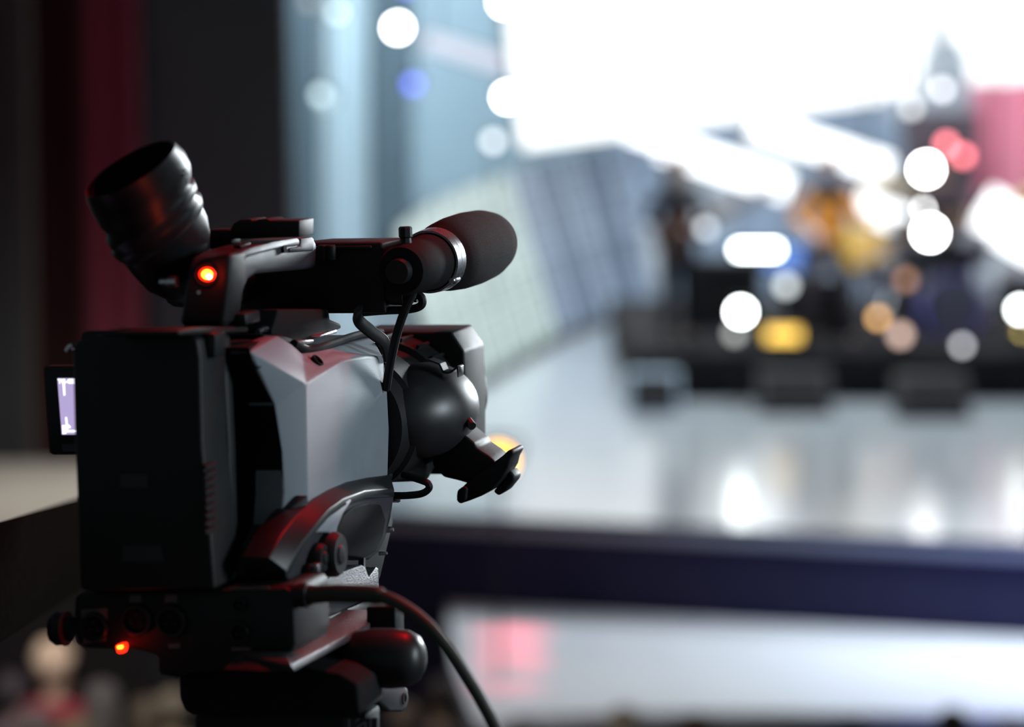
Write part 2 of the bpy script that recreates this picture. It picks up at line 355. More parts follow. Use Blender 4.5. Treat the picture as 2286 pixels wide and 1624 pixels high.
f = [at(x, y, 31.1) for x, y in [(2070, 430), (2170, 430), (2175, 775), (2065, 775)]]
put('tower_legs', add_prism(BM(), f, [p + Vector((0, .35, 0)) for p in f]), M_TWD, tw, bevel=.02)
f = [at(x, y, 31.2) for x, y in [(1975, 212), (2072, 208), (2072, 262), (1990, 268)]]
put('side_arm', add_prism(BM(), f, [p + Vector((0, .3, 0)) for p in f]), M_TW, tw, bevel=.02)
light('tower_fill_spot', 'SPOT', (3.6, 27.5, 6.5), (4.75, 31, 4.2), 350, (.85, .95, 1), spot_size=radians(24), spot_blend=.8, shadow_soft_size=.2)  # first spot: added fill lamp to whiten the tower hood
light('pink_wash_spot', 'SPOT', (6.2, 29.0, 6.8), (6.2, 31.8, 3.7), 650, (1, .30, .48), spot_size=radians(44), spot_blend=.9, shadow_soft_size=.2)
curtain('curtain', 5.0, 6.6, 31.9, at(2280, 450, 31.9).z, at(2280, 184, 31.9).z, mat('rose_cloth', (.75, .42, .5), .9, noise=.1), .09, 6, 'pink lit cloth panel at the far right beneath the white screen')

# ------------------------------------------------------------------ stage lamps (out of focus discs)
def lamp(px, Y, rad, col, s, label, aim=None, mount='yoke'):
    rad *= .74; s *= 1.5; c = at(px[0], px[1], Y); d = (CAMV - c).normalized()
    t = thing('stage_lamp', c, label, 'stage light')
    put('lamp_can', lathe(c - d * .30, d, [(0, rad * .55), (.03, rad * .8), (.12, rad * 1.12), (.30, rad * 1.15), (.31, rad * 1.15), (.31, rad * 1.0), (.28, rad * .98)], 20), M_BLKM, t)
    put('lens', lathe(c - d * .03, d, [(0, rad * .9), (.02, rad * .97), (.03, rad * .9), (.035, rad * .4)], 20),
        mat('lamp_glow', (.05, .05, .05), .3, emit=col, estr=s), t)
    r = rad * 1.3; side = d.cross(Vector((0, 0, 1))).normalized(); m0 = c - d * .15
    put('yoke', tube([m0 + side * r, m0 + side * r + Vector((0, 0, r * 1.1)), m0 - side * r + Vector((0, 0, r * 1.1)), m0 - side * r], .012, n=6, sub=4), M_BLKM, t)
    lamp_support(t, c - d * .15 + (Vector((0, 0, r * 1.1))), py=px[1], Y=Y)
    return t
def lamp_support(t, q, py, Y):
    if py < 300: put('drop_pipe', tube([q, (q.x, q.y, 13.0)], .016, n=6, sub=1), M_BLKM, t)
    elif Y > 27: put('stand_pole', tube([q, (q.x, q.y, STAGE_Z)], .016, n=6, sub=1), M_BLKM, t)
    else:
        z = RZ if (Y > 24.25) else STAGE_Z
        if Y < 17: z = RUN_Z
        put('stand_pole', tube([q, (q.x, q.y, z)], .012, n=6, sub=1), M_BLKM, t)
LAMPS = [((888, 62), 28, .10, (1, 1, 1), 18, 'brightest white stage lamp left of the white screen'),
 ((1133, 217), 29, .10, (1, 1, 1), 18, 'bright white stage lamp at the left edge of the white screen'),
 ((1125, 5), 29, .10, (1, 1, 1), 18, 'bright white stage lamp at the top left corner of the white screen'),
 ((922, 188), 27, .07, (.16, .20, 1), 3.2, 'small blue stage lamp below the brightest white one'),
 ((906, -32), 27, .07, (.16, .20, 1), 3.2, 'blue stage lamp cut by the top edge'),
 ((752, 27), 27, .07, (.75, .95, 1), 2.2, 'faint pale lamp at the top left beside the dark wall'),
 ((690, 2), 27, .07, (.55, .6, .6), 1.0, 'dimmest grey lamp at the top left beside the dark wall'),
 ((716, 212), 27, .07, (.7, .95, 1), 2.0, 'faint pale lamp beside the dark wall, lower one'),
 ((728, 228), 28.5, .10, (.6, .8, .9), .8, 'dim lamp just behind the lower faint pale lamp'),
 ((1101, 315), 27, .07, (.85, .9, .92), 3.0, 'dim grey lamp below the left corner of the white screen'),
 ((2068, 378), 28, .12, (1, 1, 1), 34, 'upper bright white lamp on the right, beside the red pair'),
 ((2052, 470), 28, .09, (1, 1, 1), 12, 'middle bright white lamp on the right'),
 ((2076, 520), 24.3, .11, (1, 1, 1), 34, 'lower bright white lamp on the right'),
 ((2113, 322), 28, .07, (1, .22, .26), 5.5, 'left red lamp of the pair at the upper right'),
 ((2150, 348), 28, .07, (1, .22, .26), 5.5, 'right red lamp of the pair at the upper right'),
 ((2103, 200), 28, .07, (.9, .9, .95), 3.5, 'grey lamp on the tower just below its hood'),
 ((2035, 240), 28, .07, (.85, .87, .88), 2.6, 'grey lamp on the side arm of the tower'),
 ((1576, 510), 24.2, .06, (.75, .8, .85), 2.4, 'small dim lamp in front of the left guitarist'),
 ((1654, 697), 23.6, .085, (.92, 1, .98), 26, 'round white floor lamp between the two guitarists'),
 ((1640, 745), 23.7, .07, (.8, .82, .8), 1.2, 'dim grey floor lamp just below the round white one'),
 ((1755, 638), 24.4, .075, (.85, .92, .92), 2.0, 'dim greenish grey lamp above the amber floor lamp'),
 ((1960, 710), 24.4, .055, (1, .55, .2), 3.6, 'small amber lamp right of the dark legs of the second guitarist'),
 ((2022, 625), 24.6, .065, (.8, .42, .26), 1.4, 'dim copper lamp among the drums'),
 ((2010, 748), 24.2, .08, (.95, .66, .55), 1.8, 'peach coloured lamp low on the drum riser'),
 ((2148, 772), 24.0, .05, (.8, .82, .85), 3.0, 'small grey lamp low at the right of the drums'),
 ((2278, 692), 24.0, .075, (.93, 1, .98), 16, 'white lamp cut by the right edge'),
 ((2280, 740), 24.2, .04, (1, .75, .2), 4, 'small yellow lamp at the right edge below the white one'),
 ((1113, 1030), 16.0, .120, (1, .40, .01), 4.2, 'orange warning lamp glowing behind the lens grip lever')]
for L in LAMPS: lamp(*L)
def panel_support(t, c, z): put('stand_pole', tube([c + Vector((0, .08, 0)), (c.x, c.y + .08, z)], .012, n=6, sub=1), M_BLKM, t)
def panel_lamp(p, Y, hw, hh, col, s, label):
    c = at(*p, Y); t = thing('panel_lamp', c, label, 'stage light')
    put('housing', boxb(c + Vector((0, .06, 0)), hw + .03, .05, hh + .03), M_BLKM, t, bevel=.01)
    put('lens', boxb(c, hw, .012, hh), mat('panel_glow', (.05, .05, .05), .3, emit=col, estr=s), t, bevel=.005)
    panel_support(t, c, RZ if Y > 24.25 else STAGE_Z)
panel_lamp((1690, 558), 24.6, .18, .035, (.9, 1, 1), 22, 'wide white panel lamp between the two guitarists')
panel_lamp((1748, 748), 23.9, .14, .05, (1, .62, .10), 2.6, 'amber panel lamp low between the two guitarists')
panel_lamp((1750, 575), 24.9, .16, .10, (.12, .28, .8), 1.2, 'blue panel lamp beside the wide white one')
panel_lamp((1950, 610), 25.2, .05, .05, (.15, .1, .1), .3, 'tiny dark red panel lamp above the amber one')

# ------------------------------------------------------------------ riser and band gear
RX0 = atz(1410, 900, STAGE_Z).x; RY = 24.25
struct('drum_riser', bx(RX0, 6.6, RY, 29.5, STAGE_Z + .001, RZ), M_RISER, bevel=.01)
def speaker_box(name, c, hx, hy, hz, label, m=M_BLKM, wedge=False):
    c = Vector(c); t = thing(name, c, label, 'speaker')
    if wedge:
        f = [c + Vector((-hx, -hy, 0)), c + Vector((-hx, hy, 0)), c + Vector((-hx, hy, 2 * hz)), c + Vector((-hx, hy * .3, 2 * hz))]
        put('cabinet', add_prism(BM(), f, [p + Vector((2 * hx, 0, 0)) for p in f]), m, t, bevel=.01)
        f = [c + Vector((-hx * .85, -hy * .95 - .01, .05)), c + Vector((hx * .85, -hy * .95 - .01, .05)), c + Vector((hx * .85, hy * .2 - .01, 2 * hz * .92)), c + Vector((-hx * .85, hy * .2 - .01, 2 * hz * .92))]
        put('grille', add_prism(BM(), f, [p + Vector((0, .02, .0)) for p in f]), M_RISER, t)
    else:
        put('cabinet', boxb(c + Vector((0, 0, hz)), hx, hy, hz), m, t, bevel=.015)
        put('grille', boxb(c + Vector((0, -hy - .006, hz * .9)), hx * .88, .008, hz * .72), M_RISER, t)
        put('control_panel', boxb(c + Vector((0, -hy - .006, hz * 1.84)), hx * .88, .008, hz * .1), M_BLKM, t)
        for s in (-1, 1):
            put('handle', tube([c + Vector((s * hx, -.05, hz * 1.5)), c + Vector((s * (hx + .03), 0, hz * 1.5)), c + Vector((s * hx, .05, hz * 1.5))], .012, n=6), M_BLKM, t)
speaker_box('guitar_amplifier', (RX0 + .95, 26.4, RZ), .34, .16, .33, 'dark guitar amplifier behind the left guitarist')
speaker_box('guitar_amplifier', (RX0 + 1.72, 25.6, RZ), .33, .16, .28, 'grey guitar amplifier under the wide white panel lamp', mat('grey_tolex', (.12, .12, .13), .8, noise=.2))
speaker_box('guitar_amplifier', (4.0, 27.0, RZ), .36, .18, .5, 'tall dark amplifier beyond the drums')
speaker_box('floor_monitor', (RX0 + .16, 23.6, STAGE_Z), .22, .2, .16, 'pale floor monitor at the left front corner of the riser', mat('pale_cabinet', (.22, .30, .36), .6, noise=.1), True)
speaker_box('floor_monitor', (2.35, 23.5, STAGE_Z), .3, .22, .17, 'black wedge monitor in front of the riser below the amber lamp', M_BLKM, True)
speaker_box('floor_monitor', (3.45, 23.2, STAGE_Z), .3, .22, .17, 'black wedge monitor in front of the drums', M_BLKM, True)
M_DSH = mat('drum_shell', (.05, .035, .06), .3, noise=.1); M_SKIN = mat('drum_head', (.10, .10, .12), .5, noise=.05); M_CYM = mat('cymbal_brass', (.55, .38, .12), .3, metal=1, noise=.1)
def drum(c, ax, r, h, label, legs=True):
    c = Vector(c); ax = Vector(ax).normalized(); t = thing('drum', (c.x, c.y, RZ), label, 'drum')
    put('shell', lathe(c - ax * h / 2, ax, [(0, r * .97), (0, r), (h, r), (h, r * .97)], 28, cap0=True), M_DSH, t)
    put('drum_head', lathe(c + ax * (h / 2 - .002), ax, [(0, r * .96), (.006, r * .95), (.008, r * .5)], 28), M_SKIN, t)
    for s in (-1, 1):
        put('hoop', lathe(c + ax * (s * (h / 2 - .01) - .012), ax, [(0, r * .995), (0, r * 1.04), (.024, r * 1.04), (.024, r * .995), (0, r * .995)], 28, cap0=False, cap1=False), CHR, t)
    for k in range(3):
        a_ = 2 * pi * k / 3 + .5; foot = Vector((c.x + cos(a_) * r * .9, c.y + sin(a_) * r * .7, RZ + .01)); top = Vector((c.x + cos(a_) * r * .75, c.y + sin(a_) * r * .5, c.z - (h / 2 if abs(ax.z) > .5 else r * .3)))
        put('leg', tube([foot, top], .011, n=6, sub=1), CHR, t)
DX = 3.95
drum((DX, 25.6, RZ + .29), (0, -1, .02), .28, .4, 'large bass drum facing front in the middle of the kit')
drum((DX - .62, 25.9, RZ + .62), (.1, -.25, 1), .18, .15, 'snare drum on the left of the kit')
drum((DX - .24, 25.7, RZ + .80), (.1, -.35, 1), .15, .2, 'left rack tom above the bass drum')
drum((DX + .22, 25.7, RZ + .80), (-.1, -.35, 1), .16, .22, 'right rack tom above the bass drum')
drum((DX + .68, 25.8, RZ + .42), (-.1, -.2, 1), .21, .36, 'deep floor tom on the right of the kit')
def cymbal(x, y, z, r, tilt, label):
    t = thing('cymbal', (x, y, RZ), label, 'cymbal'); c = Vector((x, y, RZ + z)); ax = Vector((tilt, -.3, 1)).normalized()
    put('dish', lathe(c, ax, [(-.012, r), (-.010, r), (.006, r * .3), (.022, r * .15), (.026, .01), (.020, .01), (0, r * .28), (-.015, r)], 28), M_CYM, t)
    put('stand', tube([(x, y, RZ + .25), c], .012, n=6, sub=1), CHR, t)
    for k in range(3):
        a_ = 2 * pi * k / 3; put('leg', tube([(x, y, RZ + .32), (x + cos(a_) * .26, y + sin(a_) * .26, RZ + .01)], .009, n=6, sub=1), CHR, t)
cymbal(DX - .85, 26.1, .95, .2, .1, 'small hi-hat cymbal on the left of the kit')
cymbal(DX - .45, 26.3, 1.35, .24, .2, 'crash cymbal above the left rack tom')
cymbal(DX + .9, 26.2, 1.25, .26, -.2, 'ride cymbal on the right of the kit')

# ================================================================== PEOPLE
def skin_mesh(name, verts, edges, radii, m, parent, root=0, sub=1, flat=None):
    me = bpy.data.meshes.new(name); me.from_pydata([Vector(v) for v in verts], edges, []); me.materials.append(m)
    o = bpy.data.objects.new(name, me); COL.objects.link(o); o.parent = parent
    sm = o.modifiers.new('skin', 'SKIN'); sm.use_smooth_shade = True
    for i, v in enumerate(me.skin_vertices[0].data):
        r = radii[i]; v.radius = r if isinstance(r, tuple) else (r, r)
        v.use_root = (i == root)
    ss = o.modifiers.new('sub', 'SUBSURF'); ss.levels = sub; ss.render_levels = sub
    return o
PM = {}
def pm(c, r=.8):
    k = tuple(round(x, 3) for x in c)
    if k not in PM: PM[k] = mat('cloth_dye', c, r, noise=.12, nscale=20)
    return PM[k]
def person(loc, head, H, label, shirt, pants, hair, skin=(.45, .28, .20), L=None, R=None, group=None, legs='stand', hair_long=False, lean=0., hat=None, scarf=None):
    """L/R: (elbow, wrist) in body metres for a 1.75 m figure facing -Y"""
    t = thing('person', loc, label, 'person', group); k = H / 1.75; ch, sh = cos(head), sin(head)
    def T(p):
        x, y, z = p; y += -lean * max(0, z - .9); x, y, z = x * k, y * k, z * k; return (x * ch - y * sh, x * sh + y * ch, z)
    Lp = L or ((-.26, .03, 1.13), (-.25, -.06, .88)); Rp = R or ((.26, .03, 1.13), (.25, -.06, .88))
    V, E, Rd = [], [], []
    def v(p, r, par=None):
        V.append(T(p)); Rd.append(r * k if not isinstance(r, tuple) else (r[0] * k, r[1] * k)); i = len(V) - 1
        if par is not None: E.append((par, i))
        return i
    pel = v((0, 0, .95), (.10, .075)); s1 = v((0, 0, 1.12), (.09, .065), pel); s2 = v((0, .01, 1.30), (.115, .075), s1); nl = v((0, .01, 1.45), .065, s2)
    nh = v((0, -.005, 1.53), .055, nl); hd = v((0, -.015, 1.63), (.078, .095), nh); v((0, -.01, 1.70), (.06, .07), hd); 
    j = v((0, -.10, 1.60), .022, hd); v((0, -.125, 1.605), .012, j)
    for s in (-1, 1): v((s * .092, .005, 1.62), .014, hd)
    for s, (el, wr) in ((-1, Lp), (1, Rp)):
        shd = v((s * .17, .01, 1.41), .055, s2); e = v(el, .042, shd); w_ = v(wr, .028, e)
        d = (Vector(wr) - Vector(el)).normalized(); hb = Vector(wr) + d * .06; h = v(tuple(hb), (.036, .02), w_)
        sd = d.cross(Vector((0, 0, 1)) if abs(d.z) < .8 else Vector((0, 1, 0))).normalized(); dn = d.cross(sd)
        for q, ln in ((-.026, .055), (-.009, .068), (.009, .064), (.026, .048)):
            a1 = v(tuple(hb + sd * q + d * .03), .010, h); a2 = v(tuple(hb + sd * q * 1.1 + d * (.03 + ln * .6) + dn * .01), .009, a1); v(tuple(hb + sd * q * 1.1 + d * (.03 + ln) + dn * .028), .008, a2)
        a1 = v(tuple(hb - d * .03 + sd * .045), .011, h); v(tuple(hb + d * .01 + sd * .062 + dn * .015), .010, a1)
    lg = []
    for s in (-1, 1):
        if legs == 'sit': pts = [((s * .10, -.02, .92), .085), ((s * .17, -.42, .90), .06), ((s * .18, -.44, .48), .042), ((s * .18, -.56, .45), .035)]
        elif legs == 'wide': pts = [((s * .10, 0, .90), .09), ((s * .17, -.03, .50), .06), ((s * .23, .02, .08), .042), ((s * .25, -.14, .035), .032)]
        else: pts = [((s * .09, 0, .90), .09), ((s * .10, -.02, .50), .06), ((s * .11, .02, .08), .042), ((s * .12, -.14, .035), .032)]
        pr = pel
        for p, r in pts: pr = v(p, r, pr)
        lg.append(pts)
    skin_mesh('body', V, E, Rd, pm(skin, .55), t)
    # shirt
    V2, E2, R2 = [], [], []
    def v2(p, r, par=None):
        V2.append(T(p)); R2.append((r[0] * k, r[1] * k) if isinstance(r, tuple) else r * k); i = len(V2) - 1
        if par is not None: E2.append((par, i))
        return i
    a0 = v2((0, 0, .90), (.17, .135)); a1 = v2((0, 0, 1.12), (.15, .115), a0); a2 = v2((0, .01, 1.32), (.175, .125), a1); v2((0, .01, 1.455), .08, a2)
    for s, (el, wr) in ((-1, Lp), (1, Rp)):
        b0 = v2((s * .175, .01, 1.41), .073, a2); b1 = v2(el, .056, b0); v2(tuple(Vector(el).lerp(Vector(wr), .85)), .042, b1)
    skin_mesh('shirt', V2, E2, R2, pm(shirt), t)
    V2, E2, R2 = [], [], []
    c0 = v2((0, 0, .98), (.125, .10))
    for pts in lg:
        pr = c0
        for (p, r) in pts[:3]: pr = v2(p, r + .022, pr)
    skin_mesh('trousers', V2, E2, R2, pm(pants), t)
    for pts in lg:
        V2, E2, R2 = [], [], []
        an = Vector(pts[2][0]); to = Vector(pts[3][0]); p0 = v2(tuple(an + Vector((0, .03, -.03))), .046); p1 = v2(tuple(an.lerp(to, .5) + Vector((0, 0, -.005))), .045, p0); v2(tuple(to + Vector((0, -.04, 0))), .038, p1)
        skin_mesh('shoe', V2, E2, R2, pm((.02, .02, .02), .4), t)
    bl = Vector(loc)
    def WT(p): return bl + Vector(T(p))
    hx, hy = Vector((ch, sh, 0)) * k, Vector((-sh, ch, 0)) * k
    hb = ellipsoid(WT((0, .02, 1.675)), hx * .098, hy * .112, Vector((0, 0, .095 * k)), 18, 10)
    if hair_long: ellipsoid(WT((0, .07, 1.56)), hx * .10, hy * .07, Vector((0, 0, .19 * k)), 16, 10, bm=hb)
    put('hair', hb, pm(hair, .6), t)
    for s in (-1, 1):
        put('eye', ellipsoid(WT((s * .034, -.102, 1.635)), hx * .012, hy * .010, Vector((0, 0, .011 * k)), 10, 6), pm((.02, .015, .01), .2), t)
    put('mouth', ellipsoid(WT((0, -.105, 1.565)), hx * .024, hy * .010, Vector((0, 0, .007 * k)), 10, 6), pm((.35, .10, .09), .5), t)
    if scarf: put('scarf', ellipsoid(WT((0, -.02, 1.43)), hx * .19, hy * .13, Vector((0, 0, .085 * k)), 18, 10), pm(scarf), t)
    if hat:
        hbm = lathe(WT((0, .0, 1.70)), (0, 0, 1), [(0, .115 * k), (.03, .11 * k), (.085, .08 * k), (.10, .03 * k)], 18)
        put('cap', hbm, pm(hat), t)
    return t
# the band
g1 = Vector((at(1512, 700, 25.0).x, 25.0, RZ)); g2 = Vector((at(1848, 700, 24.8).x, 24.8, RZ)); g3 = Vector((DX + .05, 26.45, RZ - .05))
person(g1, .35, 1.66, 'guitarist in dark clothes standing at the left end of the riser', (.02, .02, .03), (.008, .008, .012), (.08, .03, .02), L=((-.30, .05, 1.15), (-.10, -.24, 1.10)), R=((.30, -.05, 1.20), (.38, -.30, 1.27)), legs='stand', hair_long=True)
person(g2, -.25, 1.68, 'guitarist in an orange shirt on the riser', (.75, .32, .05), (.03, .026, .035), (.30, .16, .12), L=((-.32, .02, 1.18), (-.12, -.26, 1.08)), R=((.30, -.04, 1.17), (.42, -.30, 1.22)), legs='wide', skin=(.62, .40, .34), scarf=(.015, .015, .025))
person(g3, .0, 1.70, 'drummer seated behind the drum kit on the right', (.08, .055, .06), (.03, .03, .03), (.04, .03, .025), L=((-.28, -.10, 1.18), (-.22, -.36, 1.12)), R=((.28, -.10, 1.18), (.22, -.36, 1.14)), legs='sit')
st = thing('drum_stool', (g3.x, g3.y, RZ), 'low round stool under the drummer', 'stool')
put('seat', lathe(g3 + Vector((0, 0, .72)), (0, 0, 1), [(0, .15), (.02, .17), (.07, .17), (.09, .14)], 24), M_BLKM, st)
for k in range(3): put('leg', tube([g3 + Vector((0, 0, .72)), g3 + Vector((cos(k * 2.1) * .22, sin(k * 2.1) * .22, .06))], .012, n=6, sub=1), CHR, st)
def guitar(c, ax, label, col, dark):
    c = Vector(c); ax = Vector(ax).normalized(); ny = Vector((0, -1, 0)); ny = (ny - ax * ny.dot(ax)).normalized(); up = ny.cross(ax)
    t = thing('electric_guitar', c, label, 'guitar')
    out = [(-.20, 0), (-.18, .12), (-.08, .165), (.02, .115), (.10, .13), (.19, .15), (.22, .11), (.17, .05), (.18, -.03), (.22, -.10), (.16, -.13), (.04, -.10), (-.08, -.165), (-.18, -.11)]
    f = [c + ax * x + up * y + ny * .022 for x, y in out]
    put('guitar_body', add_prism(BM(), f, [p - ny * .045 for p in f]), pm(col, .3), t, bevel=.008)
    f = [c + ax * x + up * y + ny * .028 for x, y in ((-.1, -.06), (.12, -.06), (.14, .05), (-.08, .06))]
    put('pickguard', add_prism(BM(), f, [p - ny * .004 for p in f]), pm(dark, .4), t)
    put('neck', boxb(c + ax * .47 + ny * .025, .32, .012, .026, ax, ny, up), pm((.35, .2, .1), .5), t, bevel=.004)
    put('headstock', boxb(c + ax * .86 + ny * .02 + up * .01, .09, .009, .045, ax, ny, up), pm((.35, .2, .1), .5), t, bevel=.006)
    for k in range(6): put('tuning_peg', boxb(c + ax * (.80 + k * .025) + ny * .02 + up * .065, .006, .005, .012, ax, ny, up), CHR, t)
guitar(g1 + Vector((-.02, -.26, .98)), (.75, -.1, .38), 'dark sunburst electric guitar held by the left guitarist', (.14, .05, .02), (.02, .02, .02))
guitar(at(1925, 555, 24.5), (.9, .1, .25), 'yellow electric guitar held by the orange shirted guitarist', (.90, .55, .03), (.9, .6, .3))
def mic_stand(x, y, z0, h, label):
    t = thing('microphone_stand', (x, y, z0), label, 'microphone stand')
    put('base', lathe((x, y, z0 + .002), (0, 0, 1), [(0, .13), (.015, .13), (.025, .03)], 24), M_BLKM, t)
    put('pole', tube([(x, y, z0 + .02), (x, y, z0 + h)], .012, n=8, sub=1), M_BLKM, t)
    put('boom', tube([(x + .1, y + .1, z0 + h - .05), (x - .15, y - .1, z0 + h + .12)], .009, n=8, sub=1), M_BLKM, t)
    put('microphone_head', lathe((x - .15, y - .1, z0 + h + .12), (-.5, .3, .5), [(-.1, .01), (0, .018), (.02, .026), (.05, .026), (.06, .012)], 16), M_BLKM, t)
mic_stand(g1.x - .12, 24.45, RZ, 1.32, 'microphone stand before the left guitarist'); mic_stand(g2.x + .1, 24.4, RZ, 1.34, 'microphone stand before the orange shirted guitarist')

# audience in the pit
AUD = [  # px x, y of head top, Y, shirt, hair, skin, height, label, hat
 ((118, 1432), 13.9, (.30, .02, .05), (.75, .55, .42), (.6, .4, .3), 1.72, 'spectator in a red shirt with a pale cap at the lower left', (.85, .66, .50)),
 ((28, 1500), 13.4, (.10, .08, .10), (.04, .03, .04), (.3, .2, .2), 1.70, 'spectator in a plum top at the bottom left corner', None),
 ((225, 1520), 13.2, (.10, .10, .11), (.10, .09, .09), (.3, .24, .22), 1.68, 'spectator in a grey top under the red indicator light', None),
 ((330, 1555), 12.8, (.05, .05, .05), (.08, .06, .04), (.3, .24, .18), 1.72, 'spectator in black beside the tripod column on its left', None),
 ((385, 1540), 13.5, (.24, .20, .13), (.20, .17, .12), (.4, .3, .2), 1.70, 'spectator in an olive top touching the tripod on its left', None),
 ((80, 1580), 12.6, (.12, .10, .12), (.12, .09, .09), (.35, .28, .26), 1.66, 'brown haired spectator along the bottom edge left of the tripod', None),
 ((170, 1600), 11.7, (.16, .13, .07), (.14, .11, .06), (.4, .32, .2), 1.66, 'spectator in ochre along the bottom edge below the grey one', None),
 ((985, 1512), 13.6, (.04, .035, .04), (.018, .013, .012), (.30, .2, .14), 1.78, 'tall dark haired spectator right of the tripod knob', None),
 ((905, 1568), 13.3, (.12, .09, .06), (.10, .07, .05), (.3, .2, .14), 1.70, 'brown haired spectator behind the tripod bracket', None),
 ((1165, 1600), 12.8, (.06, .05, .05), (.07, .055, .04), (.3, .24, .2), 1.68, 'dark haired spectator right of the green cable end', None),
 ((1395, 1574), 13.2, (.08, .05, .05), (.40, .33, .24), (.5, .38, .28), 1.70, 'fair haired spectator at the bottom under the stage corner', None),
 ((1555, 1588), 12.4, (.10, .04, .04), (.22, .12, .06), (.42, .26, .14), 1.70, 'auburn haired spectator next to the fair haired one', None),
 ((1905, 1592), 12.9, (.16, .16, .26), (.20, .19, .26), (.35, .3, .36), 1.68, 'grey haired spectator in a lilac top at the bottom right', None),
 ((2125, 1578), 13.1, (.30, .06, .06), (.09, .06, .04), (.45, .33, .27), 1.72, 'brown haired spectator in a red top at the bottom right', None),
 ((2262, 1600), 12.8, (.20, .05, .10), (.14, .05, .07), (.35, .2, .2), 1.68, 'spectator in a wine red top at the bottom right corner', None)]
for (p, Y, shirt, hair, skn, H, lab, hat) in AUD:
    c = at(p[0], p[1], Y); H2 = c.z / (1.77 / 1.75) if hat is None else c.z / (1.80 / 1.75)
    person(Vector((c.x, Y, 0)), pi + random.uniform(-.3, .3), H2, lab, shirt, (.03, .03, .04), hair, skin=skn, hat=hat, group='spectators in the pit', hair_long=(int(p[0]) % 3 == 0))
light('pit_spill_lamp', 'AREA', (-1.4, 10.5, 5.2), (-2.2, 13.3, 1.6), 30, (1, .93, .85), shape='DISK', size=.6, spread=radians(80))

# ================================================================== BALCONY HANDRAIL
hr = thing('handrail', (-.46, 3.3, BALC_Z), 'dark padded handrail running away on the left of the video camera', 'railing')
M_RAIL = mat('dusty_dark_rail', (.006, .0055, .0045), 1.0, spec=.0, noise=.5, nscale=90, bump=.5, bscale=500)
def railpts(Y):
    t0, b0 = -.305, -.667
    t = at(0, 1165, 2.3); b_ = at(0, 1440, 2.3); t2 = at(180, 1110, 2.94); b2 = at(165, 1332, 2.94)
    s = (Y - 2.3) / .64; return t.lerp(t2, s), b_.lerp(b2, s)
(tA, bA), (tB, bB) = railpts(1.75), railpts(3.38)
put('rail', add_prism(BM(), [tA, bA, bA + Vector((-.10, 0, .0)), tA + Vector((-.10, 0, -.04))], [tB, bB, bB + Vector((-.10, 0, 0)), tB + Vector((-.10, 0, -.04))]), M_RAIL, hr, bevel=.004, seg=3)
tt, bb = railpts(1.78); put('post', boxb(((bb.x - .05), 1.78, (bb.z + .02 + BALC_Z) / 2), .025, .025, (bb.z + .02 - BALC_Z) / 2), M_BLKM, hr, bevel=.003)
tt, bb = railpts(3.36); zc = (tt.z + bb.z) / 2
put('end_bar', boxb((-.41, 3.36, zc), .09, .02, .025), M_BLKM, hr, bevel=.003)
put('post', boxb((-.335, 3.36, (zc + BALC_Z) / 2), .022, .02, (zc - BALC_Z) / 2), M_BLKM, hr, bevel=.003)

# ================================================================== VIDEO CAMERA
VC = thing('video_camera', W(0, .12, -.13), 'black shoulder video camera on a tripod in the foreground', 'video camera')
def pt(name, bm, m=PLA, parent=VC, **k): return put(name, bm, m, parent, **k)
# battery at the rear
bat = pt('battery_pack', PL([(160, 780), (168, 762), (200, 754), (300, 750), (425, 748), (441, 758), (447, 800), (452, 1000), (470, 1190), (480, 1318), (200, 1322), (178, 1316), (172, 1150), (164, 950)], .0, .046), PLA, bevel=.006, seg=4)
pt('label_plate', PL([(275, 1218), (360, 1218), (368, 1255), (272, 1255)], -.0006, .0006), DECAL, bat)
pt('label_plate', PL([(268, 1060), (330, 1060), (330, 1090), (268, 1090)], -.0006, .0006), DECAL, bat)
for i in range(9):
    u = onR((468, 1040 + i * 18), .0485)
    pt('grip_rib', add_box(BM(), u, .0018, .010, .0016, VR, VL, VU), RUB, bat, bevel=.0005, seg=1)
pt('battery_latch', PL([(448, 746), (476, 742), (482, 752), (480, 800), (450, 802)], .012, .02), SATIN, bevel=.003, label='small latch catching red light')
pt('mount_plate', PL([(176, 742), (470, 738), (500, 752), (512, 1000), (520, 1310), (196, 1318), (178, 780)], .047, .014), PLA, bevel=.003)
# main body
pt('body_shell', PR([(590, 745), (640, 748), (700, 772), (830, 747), (868, 800), (874, 1000), (880, 1170), (850, 1300), (680, 1320), (650, 1200), (640, 1000), (620, 850)], .050, .10), PLA, bevel=.004)
_rp = [((556, 776), .061), ((566, 815), .062), ((590, 862), .0635), ((612, 903), .065), ((629, 1008), .0665), ((633, 1100), .0665), ((624, 1212), .0655), ((606, 1250), .068), ((618, 1312), .070)]
_bm = BM(); _ra = [onR(p, q) for p, q in _rp]; _la = [onL((455, p[1]), (a_ - ORG).dot(VL)) for (p, q), a_ in zip(_rp, _ra)]
for (a0_, a1_), (b0_, b1_) in zip(zip(_ra, _ra[1:]), zip(_la, _la[1:])):
    q_ = [a0_, a1_, b1_, b0_]; add_prism(_bm, q_, [v_ + VL * .06 - VR * .012 for v_ in q_])
pt('rear_bulkhead', _bm, BLK, label='unlit rear face of the camera body')
pt('top_plate', PR([(400, 738), (440, 731), (556, 729), (556, 742), (400, 750)], .045, .055), RUB, bevel=.002)
